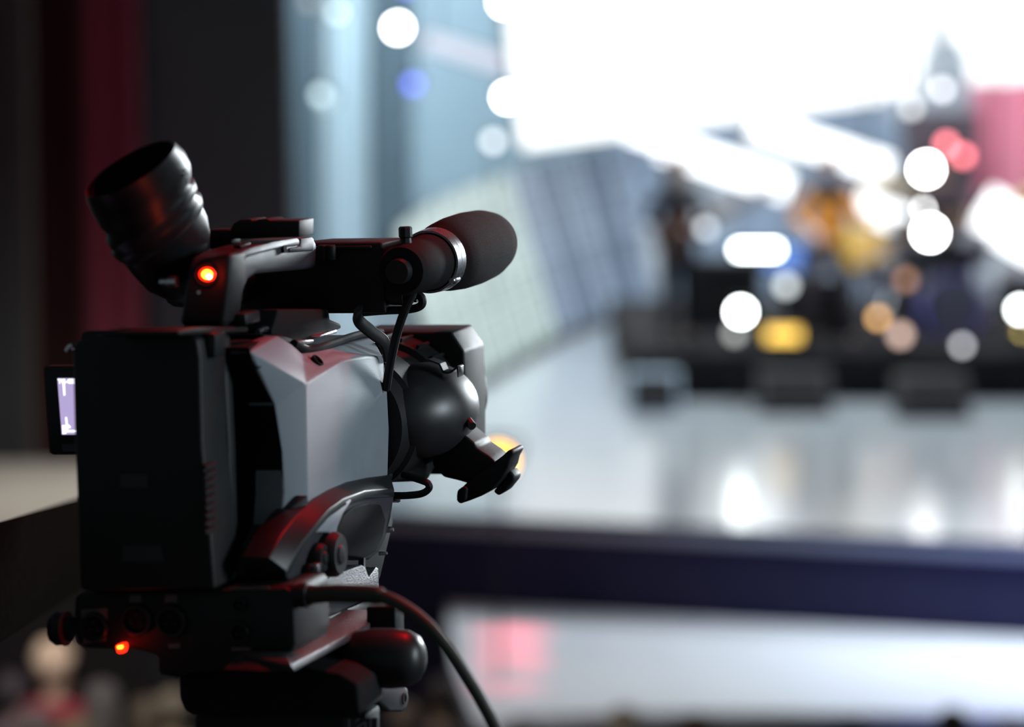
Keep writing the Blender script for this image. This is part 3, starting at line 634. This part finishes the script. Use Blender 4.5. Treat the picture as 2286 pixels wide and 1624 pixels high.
# faceted right hand side cover
def facets(vd, faces, inward, m, name, bevel=.0016, parent=VC, seg=3, **k):
    bm = BM(); vs = [bm.verts.new(onR(p, r)) for p, r in vd]
    for f in faces: bm.faces.new([vs[i] for i in f])
    be = [e for e in bm.edges if len(e.link_faces) == 1]
    ret = bmesh.ops.extrude_edge_only(bm, edges=be); nv = [g for g in ret['geom'] if isinstance(g, bmesh.types.BMVert)]
    for q in nv:
        r = (q.co - ORG).dot(VR); q.co -= VR * (r - inward)
    ed = [g for g in ret['geom'] if isinstance(g, bmesh.types.BMEdge) and all(v_ in nv for v_ in g.verts)]
    try: bmesh.ops.contextual_create(bm, geom=ed)
    except Exception: pass
    return pt(name, bm, m, parent, bevel=bevel, seg=seg, sharp=50, **k)
vd = [((560, 785), .062), ((622, 750), .058), ((650, 768), .056), ((675, 790), .057), ((740, 778), .056), ((832, 753), .055),
      ((856, 798), .077), ((765, 806), .079), ((683, 857), .080), ((614, 905), .0655), ((631, 1010), .067), ((634, 1100), .067), ((624, 1215), .066),
      ((687, 1104), .080), ((688, 1135), .080), ((778, 1080), .080), ((866, 1064), .078), ((869, 960), .079), ((864, 860), .0785), ((820, 796), .078)]
fc = [(0, 1, 2, 3, 8), (3, 4, 5, 6, 19, 7, 8), (0, 8, 9), (9, 8, 13, 11, 10), (11, 13, 14, 12), (8, 7, 19, 6, 18, 17, 16, 15, 14, 13)]
side = facets(vd, fc, .045, SHELL, 'side_cover', label='faceted charcoal grey side cover')
def hole(p, r_, rad, dirv, name='screw_hole'):
    c = onR(p, r_); dirv = dirv.normalized()
    return put(name, lathe(c - dirv * .004, dirv, [(0, rad), (.0052, rad), (.0054, rad * .8), (.003, rad * .7)], 18), BLK, side)
hole((709, 806), .0665, .0052, VR + VU * .9); hole((849, 775), .0655, .0052, VR + VU * .9); hole((572, 808), .0615, .0050, VR + VU * .35 - VL * .2)
pt('top_trim', tube([onR(p, .054) for p in [(655, 768), (690, 784), (740, 768), (800, 748), (850, 742)]], .0034, n=10, flat=.9), BLK)
# small ports and buttons on top
pt('top_button', LB(.045, .085, .089, .006, .014, .004), SATIN, bevel=.0015)
pt('strap_lug', tube([onR((575, 742), .04), onR((590, 735), .04), onR((608, 737), .04), onR((618, 748), .04)], .0022, n=8), CHR)
pt('strap_lug', tube([onL((150, 785), .03), onL((156, 776), .03), onL((164, 772), .03)], .0022, n=8), CHR)
# handle
hd = pt('handle', PR([(500, 728), (507, 650), (516, 592), (524, 572), (545, 560), (600, 543), (650, 532), (700, 528), (709, 545), (706, 600), (640, 606), (575, 612), (556, 625), (545, 650), (532, 728)], .040, .032), HND, bevel=.0035, seg=3)
pt('handle_cover', PR([(522, 574), (530, 566), (560, 553), (610, 540), (664, 531), (669, 536), (669, 548), (640, 552), (600, 561), (560, 572), (536, 586), (528, 592)], .0415, .010), HND, hd, bevel=.0012, label='raised cover strip with red rim light')
pt('handle_cover', PR([(672, 533), (697, 529), (702, 534), (700, 560), (648, 564), (647, 554), (671, 550)], .0412, .008), HND, hd, bevel=.0012)
pt('thumb_switch', PR([(537, 548), (560, 540), (562, 546), (539, 555)], .036, .006), SATIN, hd, bevel=.0008)
pt('release_slot', PR([(633, 549), (640, 548), (641, 564), (635, 565)], .0423, .003), BLK, hd)
# rear face of the handle post, tally light housing
pf = pt('handle_post', PL([(398, 728), (410, 660), (420, 615), (436, 590), (446, 577), (516, 565), (511, 640), (500, 728)], .052, .03), PLA, bevel=.004, seg=3)
tl = onL((463, 613), .05)
pt('tally_bezel', lathe(onL((463, 613), .053), -VL, [(0, .0085), (.003, .0085), (.004, .0072), (.0035, .0065)], 28), PLA, pf)
pt('tally_light', ellipsoid(onL((463, 613), .0495), VR * .0062, VU * .0048, VL * .0025, 24, 12), LEDR, pf, label='glowing red tally light')
pt('tally_core', ellipsoid(onL((463, 613), .0485), VR * .0042, VU * .0034, VL * .0024, 20, 10), LEDY, pf, label='yellow heart of the tally light')
pt('tally_bulb', ellipsoid(onL((467, 617), .0478), VR * .0019, VU * .0019, VL * .0022, 16, 8), LEDW, pf, label='white hot point of the tally light')
tgl = light('tally_glow', 'POINT', onL((464, 615), .0405), onL((464, 615), .0), .012, (1, .02, .005), shadow_soft_size=.004)
pgl = light('power_glow', 'POINT', onL((268, 1448), -.004), onL((268, 1448), -.05), .004, (1, .02, .005), shadow_soft_size=.003)
pt('set_screw', lathe(onL((445, 653), .0515), -VL, [(0, .0016), (.0012, .0014)], 12), CHR, pf)
pt('jack', lathe(onL((395, 630), .045), VR * -1, [(0, .004), (.006, .004), (.007, .003), (.012, .003)], 16), CHR, pf)
# accessory bar on top of the handle
ab = pt('accessory_bar', PL([(514, 512), (522, 498), (536, 491), (560, 490), (562, 493), (572, 493), (577, 490), (596, 489), (603, 493), (668, 493), (668, 530), (516, 534)], .150, .030), PLA, bevel=.001)
pt('accessory_arm', PL([(455, 514), (516, 512), (516, 545), (455, 560)], .155, .02), PLA, bevel=.002)
# viewfinder main housing in front of the handle
vf = pt('viewfinder_housing', PL([(533, 560), (690, 543), (853, 541), (861, 700), (612, 701), (534, 698)], .27, .055), PLA, bevel=.0022, seg=3)
pt('housing_ridge', PL([(690, 551), (828, 549), (828, 556), (690, 558)], .266, .005), SATIN, vf, bevel=.0008)
for x in (722, 738): pt('focus_knob', lathe(onL((x, 562), .262), VU, [(-.006, .0042), (.004, .0042), (.005, .0034)], 14), RUB, vf)
pt('front_post', PR([(608, 736), (618, 705), (622, 690), (735, 690), (738, 712), (762, 722), (765, 734), (735, 748), (690, 762), (640, 766), (608, 752)], .045, .07), BLK, bevel=.003)
pt('shoe_plate', PR([(716, 748), (752, 736), (753, 744), (714, 754)], .052, .03), CHR, bevel=.0006, label='bare metal shoe plate')
pt('latch', PR([(664, 762), (700, 758), (702, 764), (668, 772)], .056, .01), CHR, bevel=.0006)
# eyepiece and rubber eyecup
def ring_px(pl, pr_, Y, tilt, n=40, sq=1.0):
    A, B = at(*pl, Y), at(*pr_, Y); c = (A + B) / 2; h = (B - A) / 2; nu = Vector((0, 1, 0)).cross(h).normalized()
    if nu.z < 0: nu = -nu
    wv = (nu * sin(tilt) + Vector((0, 1, 0)) * cos(tilt)) * h.length * sq
    return [c + h * cos(2 * pi * i / n) + wv * sin(2 * pi * i / n) for i in range(n)]
T = radians(14)
ey = pt('eyepiece_tube', add_rings(BM(), [ring_px((404, 676), (470, 600), 2.06, T), ring_px((372, 668), (470, 560), 2.05, T), ring_px((330, 648), (468, 516), 2.03, T), ring_px((296, 612), (462, 482), 2.01, T), ring_px((275, 585), (452, 462), 2.0, T)]), RUBL, sharp=60)
for q in ([(262, 590), (457, 470)], [(256, 572), (450, 448)]):
    pass
cup = pt('eyecup', add_rings(BM(), [ring_px((280, 588), (447, 468), 1.99, T), ring_px((262, 578), (453, 455), 1.985, T), ring_px((248, 566), (449, 435), 1.98, T), ring_px((252, 556), (436, 430), 1.975, T),
     ring_px((246, 552), (440, 420), 1.97, T), ring_px((236, 536), (434, 402), 1.965, T), ring_px((238, 520), (424, 402), 1.96, T), ring_px((224, 505), (427, 392), 1.955, T), ring_px((205, 472), (425, 368), 1.95, T),
     ring_px((193, 445), (412, 342), 1.94, T), ring_px((190, 430), (391, 322), 1.93, T + .06), ring_px((194, 430), (387, 325), 1.93, T + .06), ring_px((210, 455), (400, 360), 1.94, T), ring_px((240, 505), (405, 400), 1.955, T)], True, True), RUBL, sharp=70)
for p in [(417, 378), (421, 386), (415, 392), (419, 400), (422, 408)]:
    c = at(p[0] + 1, p[1], 1.945); pt('vent_hole', ellipsoid(c + Vector((.0, -.012, 0)), Vector((.0008, 0, 0)), Vector((0, .004, 0)), Vector((0, 0, .0008)), 8, 6), BLK, cup)
pt('eyepiece_arm', tube([at(410, 640, 2.07), at(440, 640, 2.1), at(500, 640, 2.14), at(545, 630, 2.17)], .017, n=16, flat=.8), PLA)
# lcd panel on the left
lc = pt('lcd_panel', PL([(97, 822), (101, 818), (225, 818), (240, 1013), (118, 1015), (110, 1010), (104, 930)], .10, .010), PLA, bevel=.0012)
sc_ = pt('lcd_screen', PL([(128, 845), (200, 845), (212, 970), (138, 971)], .0994, .0008), LCD, lc, label='glowing lilac screen')
def lcdpoly(pts, name='display_mark'): return pt(name, PL(pts, .0990, .0003), LCDW, lc)
lcdpoly([(139, 852), (144, 852), (145.5, 883), (142, 884)]); lcdpoly([(145.5, 932), (149, 932), (151, 950), (147, 951)]); lcdpoly([(150, 961), (205, 961), (205, 964.5), (148, 965.5)]); lcdpoly([(147, 950), (150.5, 950), (152, 964), (149, 964)])
lcdpoly([(138.5, 950), (146, 950), (147.5, 969), (139.5, 969.5)], 'display_block')
def text(name, body, p, l, size, m, parent, bold=.0):
    cu = bpy.data.curves.new(name, 'FONT'); cu.body = body; cu.size = size; cu.extrude = .00008; cu.offset = bold
    tmp = bpy.data.objects.new(name, cu); COL.objects.link(tmp); bpy.context.view_layer.update()
    me = bpy.data.meshes.new_from_object(tmp.evaluated_get(bpy.context.evaluated_depsgraph_get())); bpy.data.objects.remove(tmp); me.materials.clear(); me.materials.append(m)
    o = bpy.data.objects.new(name, me); COL.objects.link(o); o.parent = parent
    M = Matrix((VR, VU, -VL)).transposed(); o.rotation_euler = M.to_euler(); o.location = onL(p, l) - absloc(parent); return o
text('display_text', 'TG-GE', (129.5, 856.5), .0988, .0044, LCDW, lc, .00018)
text('display_text', 'Ch', (146, 956), .0988, .0034, LCDW, lc, .00012)
pt('lcd_button', PL([(138, 992), (172, 991), (174, 1008), (140, 1009)], .0993, .0008), DECAL, lc)
pt('lcd_hinge', LB(-.062, .11, .02, .008, .012, .03), PLA, bevel=.002)
# connector block
cb = pt('connector_block', PL([(166, 1330), (182, 1322), (480, 1318), (640, 1312), (656, 1330), (660, 1440), (645, 1475), (560, 1496), (500, 1500), (410, 1508), (360, 1506), (350, 1466), (300, 1452), (190, 1450), (170, 1438), (162, 1390)], .012, .07), PLA, bevel=.003)
def socket(p, rad, l0=.0115):
    c = onL(p, l0)
    r = pt('socket_ring', lathe(c, -VL, [(0, rad), (.0035, rad), (.0045, rad * .93), (.0045, rad * .80), (.001, rad * .76), (0, rad * .76)], 32), SATIN, cb)
    pt('socket_core', lathe(c - VL * .0008, -VL, [(0, rad * .70), (.0002, rad * .68), (.0002, rad * .4)], 28), BLK, cb)
    for k in range(3):
        a_ = pi / 2 + k * 2 * pi / 3; pt('socket_pin', lathe(c + (VR * cos(a_) + VU * sin(a_)) * rad * .35, -VL, [(0, .0011), (.003, .0011), (.0034, .0006)], 8), SATIN, cb)
socket((385, 1387), .0112); socket((308, 1384), .0112); socket((538, 1411), .0070); socket((537, 1349), .0050); socket((212, 1400), .0105)
for q in ([(370, 1328), (396, 1328), (396, 1346), (368, 1346)], [(290, 1328), (316, 1328), (316, 1346), (288, 1346)], [(516, 1446), (560, 1446), (560, 1454), (516, 1454)], [(512, 1312), (600, 1310), (600, 1316), (512, 1318)], [(375, 1438), (402, 1436), (402, 1448), (376, 1449)]):
    pt('port_label', PL(q, .0112, .0006), PRINT, cb)
pt('socket_plate', PL([(180, 1362), (240, 1358), (236, 1432), (186, 1438)], .0113, .001), PRINT, cb)
pt('power_light', PL([(257, 1444), (264, 1440), (277, 1438), (279, 1446), (276, 1459), (262, 1460)], .0060, .006), LEDR, cb, bevel=.001, label='small red power light')
pt('power_core', PL([(262, 1444), (274, 1442), (273, 1448), (263, 1449)], .0054, .001), LEDY, cb)
kn = pt('side_knob', lathe(onL((160, 1404), .02), -VR, [(0, .0085), (.004, .0085), (.005, .0110), (.011, .0118), (.0145, .0095), (.0155, .006)], 12), RUB, cb)
pt('knob_ring', lathe(onL((151, 1404), .02), -VR, [(0, .0118), (.0016, .0118), (.0016, .010)], 24), mat('red_ring', (.25, .02, .02), .5, noise=.1), cb)
pt('lower_foot', PL([(350, 1440), (420, 1440), (440, 1500), (395, 1516), (352, 1508)], .03, .05), PLA, cb, bevel=.003)
# lower right housing with hand recess
lh = facets([((650, 1305), .085), ((640, 1285), .085), ((660, 1245), .088), ((700, 1180), .092), ((735, 1140), .094), ((765, 1116), .094), ((800, 1098), .093), ((840, 1092), .092), ((878, 1094), .089),
      ((880, 1110), .089), ((872, 1160), .088), ((862, 1200), .086), ((848, 1232), .084), ((826, 1250), .082), ((800, 1252), .080), ((775, 1240), .082), ((740, 1290), .084)],
     [tuple(range(17))], .045, HND, 'lower_housing', label='curved lower housing under the side cover')
facets([((698, 1192), .0925), ((735, 1146), .0945), ((765, 1120), .0948), ((783, 1113), .0948), ((786, 1120), .0952), ((768, 1146), .0952), ((754, 1178), .0950), ((750, 1206), .0945), ((735, 1190), .0945), ((715, 1190), .0938)], [tuple(range(10))], .085, SHELL, 'painted_highlight', label='highlight on the shoulder of the lower housing, painted as a paler patch')  # paler shell patch paints the highlight where the housing faces the light
facets([((650, 1134), .0728), ((687, 1106), .0822), ((689, 1140), .0824), ((664, 1168), .0768), ((648, 1186), .0728)], [(0, 1, 2, 3, 4)], .06, HND, 'access_door', bevel=.0006, label='small access door with a red lit edge')
rec = [((748, 1215), .093), ((752, 1180), .0935), ((768, 1150), .0935), ((792, 1130), .093), ((825, 1122), .0925), ((852, 1128), .0915), ((862, 1160), .090), ((855, 1200), .088), ((840, 1232), .086), ((812, 1248), .085), ((780, 1243), .086)]
facets(rec, [tuple(range(11))], .075, BLK, 'hand_pad', parent=VC, label='dark rubber palm pad')
up_ = [((600, 1246), .080), ((630, 1192), .0815), ((665, 1147), .0820), ((700, 1116), .0820), ((738, 1094), .0820), ((778, 1077), .0820), ((825, 1067), .0815), ((872, 1061), .080)]
lo_ = [((640, 1275), .088), ((655, 1245), .0895), ((675, 1210), .0915), ((700, 1177), .0935), ((732, 1139), .095), ((766, 1114), .095), ((815, 1096), .094), ((880, 1092), .0905)]
U_ = [onR(p, q) for p, q in up_]; D_ = [onR(p, q) for p, q in lo_]; n_ = len(U_)
rings_ = [[U_[k], D_[k], D_[k] - VU * .006, D_[k] - VU * .006 - VR * .03, U_[k] - VR * .02] for k in range(n_)]
pt('sweep_edge', add_rings(BM(), rings_), SATIN, bevel=.0008, sharp=30, label='upper edge of the lower housing lit red')
for p, rad, r0, h in (((738, 1238), .0160, .093, .012), ((708, 1246), .0105, .090, .010), ((690, 1283), .0080, .088, .010)):
    c = onR(p, r0)
    pt('dial', lathe(c - VR * .004, VR, [(0, rad), (h * .7, rad), (h, rad * .86), (h, rad * .5)], 28), RUB, lh)
    pt('dial_cap', lathe(c - VR * .004 + VR * h, VR, [(0, rad * .45), (.001, rad * .42), (.0015, rad * .2)], 20), SATIN, lh)
pt('lower_plate', PR([(650, 1300), (700, 1296), (760, 1292), (845, 1298), (846, 1330), (780, 1372), (700, 1432), (664, 1470), (656, 1440)], .079, .03), HND, bevel=.002)
for p, rad in (((697, 1300), .0025), ((698, 1362), .0034), ((722, 1290), .002), ((866, 1183), .0024), ((852, 1236), .0016), ((881, 1118), .0016)):
    pt('bolt', lathe(onR(p, .081) - VR * .002, VR, [(0, rad), (.005, rad), (.0065, rad * .6)], 12), CHR)
pt('latch_lever', LB(.0935, .075, -.085, .003, .004, .0035), CHR, bevel=.0008)
pt('red_button', lathe(onR((612, 1249), .074), VR - VL * .3, [(-.003, .0035), (.003, .0035), (.0035, .002)], 12), mat('red_button', (.35, .01, .01), .4, noise=.1))
pt('red_button', lathe(onR((640, 1302), .076), VR - VL * .3, [(-.003, .0030), (.003, .0030), (.0035, .002)], 12), MATS['red_button'])
# ---- lens
LN = pt('lens_barrel', lathe(W(.038, .29, -.014), VL, [(0, .050), (.02, .052), (.022, .056), (.06, .056), (.062, .051), (.10, .051), (.102, .056), (.15, .057), (.17, .052), (.23, .05), (.232, .044)], 48), PLA)
for i in range(24):
    a_ = 2 * pi * i / 24; e = VR * cos(a_) + VU * sin(a_)
    pt('grip_rib', boxb(W(.038, .415, -.014) + e * .0575, .0012, .016, .0015, e.cross(VL), VL, e), RUB, LN)
hood = [(800, 742), (1008, 742), (1036, 785), (1040, 880), (1040, 1000), (1000, 1060), (800, 1060)]
lhood = pt('lens_hood', PL(hood, .43, .055, shrink=-.02), PLA, bevel=.002, seg=3)
gr = pt('zoom_grip', ellipsoid(W(.083, .36, -.010), VR * .040 + VL * .006, VU * .0375, VL * .062, 36, 22), mat('grip_plastic', (.018, .019, .021), .42, noise=.1, nscale=60), label='rounded glossy grip unit on the lens')
pt('grip_base', PR([(862, 815), (900, 800), (1000, 815), (1000, 1000), (960, 1075), (870, 1078)], .072, .05), PLA, gr, bevel=.006, seg=3)
pt('grip_ridge', tube([onL((1008, 940), .37), onL((1020, 925), .37), onL((1040, 935), .36), onL((1054, 952), .35)], .0035, n=8), SATIN, gr)
clip = [(955, 802), (982, 812), (990, 828), (1000, 831), (1012, 824), (1020, 817), (1024, 820), (1023, 843), (1021, 843), (1019, 824), (1008, 833), (998, 836), (987, 833), (979, 815), (955, 806)]
pt('cable_clip', PL(clip, .34, .014), SATIN, gr, bevel=.0003, seg=1)
arm = [(968, 960), (985, 925), (1003, 937), (1030, 966), (1060, 990), (1063, 1000), (1090, 1018), (1106, 1032), (1085, 1060), (1060, 1085), (1024, 1074), (990, 1066), (965, 1040)]
pt('grip_arm', PL(arm, .36, .04), PLA, gr, bevel=.0025, seg=3)
fl_ = [(1083, 1050), (1103, 1032), (1122, 1018), (1134, 1006), (1143, 1004), (1147, 1012), (1138, 1028), (1134, 1045), (1118, 1072), (1098, 1095), (1075, 1108), (1050, 1118), (1026, 1126), (1018, 1118), (1022, 1098), (1040, 1080), (1060, 1066)]
pt('grip_flange', PL(fl_, .35, .03), PLA, gr, bevel=.0025, seg=3)
pt('rocker_block', PL([(1120, 1078), (1137, 1050), (1149, 1064), (1147, 1074), (1128, 1098), (1112, 1108), (1100, 1098)], .365, .02), RUB, gr, bevel=.0022, seg=3)
pt('finger_tip', PL([(1020, 1096), (1034, 1086), (1044, 1090), (1040, 1118), (1024, 1124), (1018, 1112)], .345, .016), RUB, gr, bevel=.003, seg=3)
pt('lens_cable', tube([onL((872, 1107), .28), onL((905, 1107), .28), onL((940, 1103), .28), onL((957, 1092), .28), onL((955, 1080), .28), onL((940, 1073), .29), onL((900, 1060), .30)], .0028, n=10), RUB)
# cables at the microphone
pt('viewfinder_plug', tube([onL((858, 655), .28), onL((885, 657), .28), onL((905, 658), .28)], .0085, n=14), RUB)
for i in range(6): pt('plug_rib', lathe(onL((886 + i * 8.5, 658 + i * .6), .28), VR, [(-.0011, .0075 - i * .0005), (.0011, .0075 - i * .0005)], 14), RUB)
pt('plug_cable', tube([onL((900, 658), .28), onL((925, 655), .28), onL((941, 665), .28), onL((940, 682), .28), onL((915, 691), .28), onL((860, 694), .28), onL((810, 698), .28)], .0032, n=10), RUB)
pt('strap_cable', tube([onL((800, 690), .25), onL((800, 715), .26), onL((830, 742), .27), onL((858, 765), .28), onL((867, 800), .29)], .0052, n=10, flat=.45), RUB)
pt('clamp_bracket', PL([(868, 592), (879, 592), (880, 618), (896, 622), (897, 640), (886, 640), (868, 630)], .255, .006), CAST, bevel=.0008, label='rough grey metal clamp bracket')

# ================================================================== MICROPHONE
MA = W(.106, .25, .1085); MAX = (VL + VU * .03 + VR * .02).normalized()
MC = thing('shotgun_microphone', MA, 'microphone with black foam windscreen clamped beside the video camera', 'microphone')
put('windscreen', lathe(MA + MAX * .085, MAX, [(-.008, .0215), (-.002, .0235), (.006, .0255), (.02, .0275), (.045, .0292), (.075, .0296), (.105, .0285), (.125, .0255), (.140, .0205), (.149, .013), (.1525, .005), (.153, .0005)], 48), FOAM, MC, label='soft black foam windscreen')
put('microphone_tube', lathe(MA, MAX, [(-.012, .004), (-.012, .009), (0, .0105), (.09, .0105)], 24), SATIN, MC)
HC = thing('microphone_clamp', MA, 'black round microphone clamp with a silver ring and thumb screw', 'clamp')
put('clamp_body', lathe(MA, MAX, [(-.004, .012), (-.002, .0175), (.004, .0195), (.045, .0205), (.058, .0215), (.076, .0215)], 40), BLK, HC)
ringm = put('clamp_ring', lathe(MA + MAX * .060, MAX, [(0, .0226), (0, .0242), (.0085, .0246), (.0088, .0226), (.0092, .0226), (.0095, .0247), (.0180, .0250), (.0180, .0226)], 56, cap0=False, cap1=False), CHR, HC, label='shiny silver ring')
c = W(.1255, .318, .096)
put('ring_screw', lathe(c - MAX * .008, MAX, [(0, .0022), (.0015, .0030), (.013, .0030), (.0145, .0022), (.017, .0022)], 14), CHR, HC, label='small silver tightening screw')
ks = onL((906, 545), .262)
put('thumb_screw', lathe(ks, VU, [(-.006, .0058), (.003, .0042), (.0045, .0042), (.0055, .0052), (.0120, .0052), (.0132, .0042)], 8), SATIN, HC)
put('clamp_foot', PL([(855, 590), (878, 556), (900, 545), (915, 560), (915, 630), (878, 618)], .262, .03), PLA, HC, bevel=.003)
mcab = put('microphone_cable', tube([onL((930, 628), .262), onL((921, 655), .262), onL((905, 690), .262), onL((888, 740), .265), onL((876, 790), .27), onL((868, 830), .275), onL((862, 870), .28)], .0034, n=10), RUB, loc=onL((930, 628), .262))
tag(mcab, 'thin black cable hanging from the microphone clamp down to the camera', 'cable')

# ================================================================== TRIPOD
TB = W(.03, .14, -.2); TB.z = BALC_Z
TR = thing('tripod', TB, 'black tripod with fluid head carrying the video camera', 'tripod')
def tp(name, bm, m=PLA, parent=TR, **k): return put(name, bm, m, parent, **k)
def railq(rows, m, name, l=None, **k):
    """rows: list of (pA, rA, pB, rB) lines running along the plate; closed by a box behind"""
    f = [onR(pA, r) for pA, r, pB, _ in rows]; g = [onR(pB, r2) for pA, r, pB, r2 in rows]
    f.append(f[-1] - VR * .05); f.append(f[0] - VR * .035); g.append(g[-1] - VR * .05); g.append(g[0] - VR * .035)
    return tp(name, add_prism(BM(), f, g), m, bevel=.0008, **k)
railq([((640, 1464), .098, (820, 1362), .098), ((650, 1486), .112, (826, 1392), .112), ((656, 1500), .112, (828, 1408), .112)], CAST, 'quick_release_plate', label='sliding plate with red lit bevel')
tp('plate_upper', PR([(660, 1462), (690, 1420), (735, 1378), (800, 1350), (846, 1330), (846, 1345), (822, 1362), (680, 1450)], .082, .1), PLA, bevel=.001)
tp('wedge_plate', PR([(640, 1352), (688, 1316), (748, 1284), (808, 1262), (816, 1266), (824, 1290), (840, 1266), (845, 1270), (847, 1322), (842, 1334), (760, 1340)], .0855, .08), CAST, bevel=.0008, label='rough cast metal wedge plate')
tp('wedge_back', PL([(800, 1250), (812, 1247), (812, 1275), (800, 1275)], .20, .004), CAST)
tp('lever_post', PL([(818, 1356), (879, 1356), (882, 1362), (884, 1440), (818, 1440)], .135, .02), PLA, bevel=.0015, seg=3)
lv = tp('tilt_knob', lathe(onL((772, 1468), .10), VR, [(0, .012), (.004, .0185), (.020, .0210), (.034, .0213), (.046, .0200), (.053, .0165), (.0570, .010), (.058, .003)], 40), SATIN, label='large rounded tilt knob with bright rim')
tp('knob_neck', lathe(onL((700, 1470), .105), VR, [(0, .011), (.03, .011)], 24), PLA)
tp('head_block', PL([(398, 1508), (460, 1495), (640, 1484), (760, 1505), (800, 1528), (805, 1598), (430, 1600), (412, 1590), (400, 1560)], .04, .05), BLK, bevel=.004, seg=3)
tp('pan_lock', PR([(848, 1530), (902, 1529), (911, 1538), (914, 1560), (910, 1582), (900, 1590), (872, 1590), (848, 1568)], .128, .05), HND, bevel=.002, seg=3)
c = onR((903, 1560), .1285); tp('lock_screw', lathe(c - VR * .002, VR, [(0, .0042), (.0025, .0042), (.0025, .003), (.001, .0028)], 20), RUB)
tp('bowl', PL([(432, 1596), (820, 1592), (820, 1700), (790, 1800), (480, 1800), (432, 1700)], .062, .03), PLA, bevel=.004)
lp = tp('label_plate', PL([(766, 1606), (842, 1604), (842, 1690), (766, 1690)], .059, .001), DECAL, label='grey label with thin white lines')
for q in ([(778, 1606), (780.5, 1606), (780.5, 1690), (778, 1690)], [(826, 1605), (828.5, 1605), (828.5, 1690), (826, 1690)], [(794, 1610), (801, 1605), (802, 1607), (795, 1612)], [(795, 1626), (815, 1612), (816.5, 1613), (797, 1628)], [(814, 1612), (816.5, 1612), (818, 1640), (815.5, 1640)]):
    pt('printed_line', PL(q, .0585, .0004), WPRINT, lp)
cen = W(.03, .14, -.27)
for k in range(3):
    a_ = radians(-60 + 120 * k); top = cen + Vector((cos(a_) * .05, sin(a_) * .05, 0)); foot = Vector((TB.x + cos(a_) * .55, TB.y + sin(a_) * .55, BALC_Z + .02))
    lgp = tp('leg', tube([top, top.lerp(foot, .6)], .018, n=12, sub=1), M_BLKM)
    tp('leg_lower', tube([top.lerp(foot, .55), foot], .012, n=12, sub=1), M_BLKM); tp('rubber_foot', lathe(foot, (0, 0, -1), [(-.03, .014), (0, .022), (.018, .02)], 14), RUB)
tp('centre_column', lathe(cen, (0, 0, 1), [(-.25, .022), (-.06, .022), (0, .055), (.04, .06)], 24), M_BLKM)

# green cable
GL = .0
gp = [(700, 1329, -.01), (745, 1326, -.02), (800, 1327, -.03), (840, 1330, -.035), (880, 1344, -.04), (925, 1372, -.045), (965, 1408, -.05), (1003, 1455, -.05), (1038, 1508, -.05), (1070, 1560, -.05), (1100, 1615, -.05), (1122, 1665, -.05), (1150, 1760, -.04), (1165, 1900, 0)]
gpts = [onL((x, y), l + .02) for x, y, l in gp]
gpts += [Vector((gpts[-1].x + .02, gpts[-1].y, 3.3)), Vector((gpts[-1].x + .1, gpts[-1].y, BALC_Z + .02)), Vector((gpts[-1].x + .6, gpts[-1].y - .1, BALC_Z + .02))]
GC = thing('green_cable', gpts[0], 'dark green cable plugged into the camera side and arching down to the right', 'cable')
put('cable_cord', tube(gpts[2:], .0044, n=14), GREEN, GC)
put('sleeve', tube([gpts[0], gpts[1], gpts[2], gpts[3], gpts[3].lerp(gpts[4], .3)], lambda t: .0060 if t < .8 else .0060 - (t - .8) * .006, n=16), GREEN, GC)
put('plug', lathe(onL((660, 1329), .02), VR, [(-.010, .0075), (.002, .0075), (.003, .0085), (.009, .0085), (.0095, .0070), (.013, .0066)], 20), RUB, GC)
put('plug_dot', lathe(onL((694, 1322), .010), -VL, [(0, .0012), (.0012, .001)], 10), mat('red_dot', (.4, .05, .03), .5, noise=.1), GC)
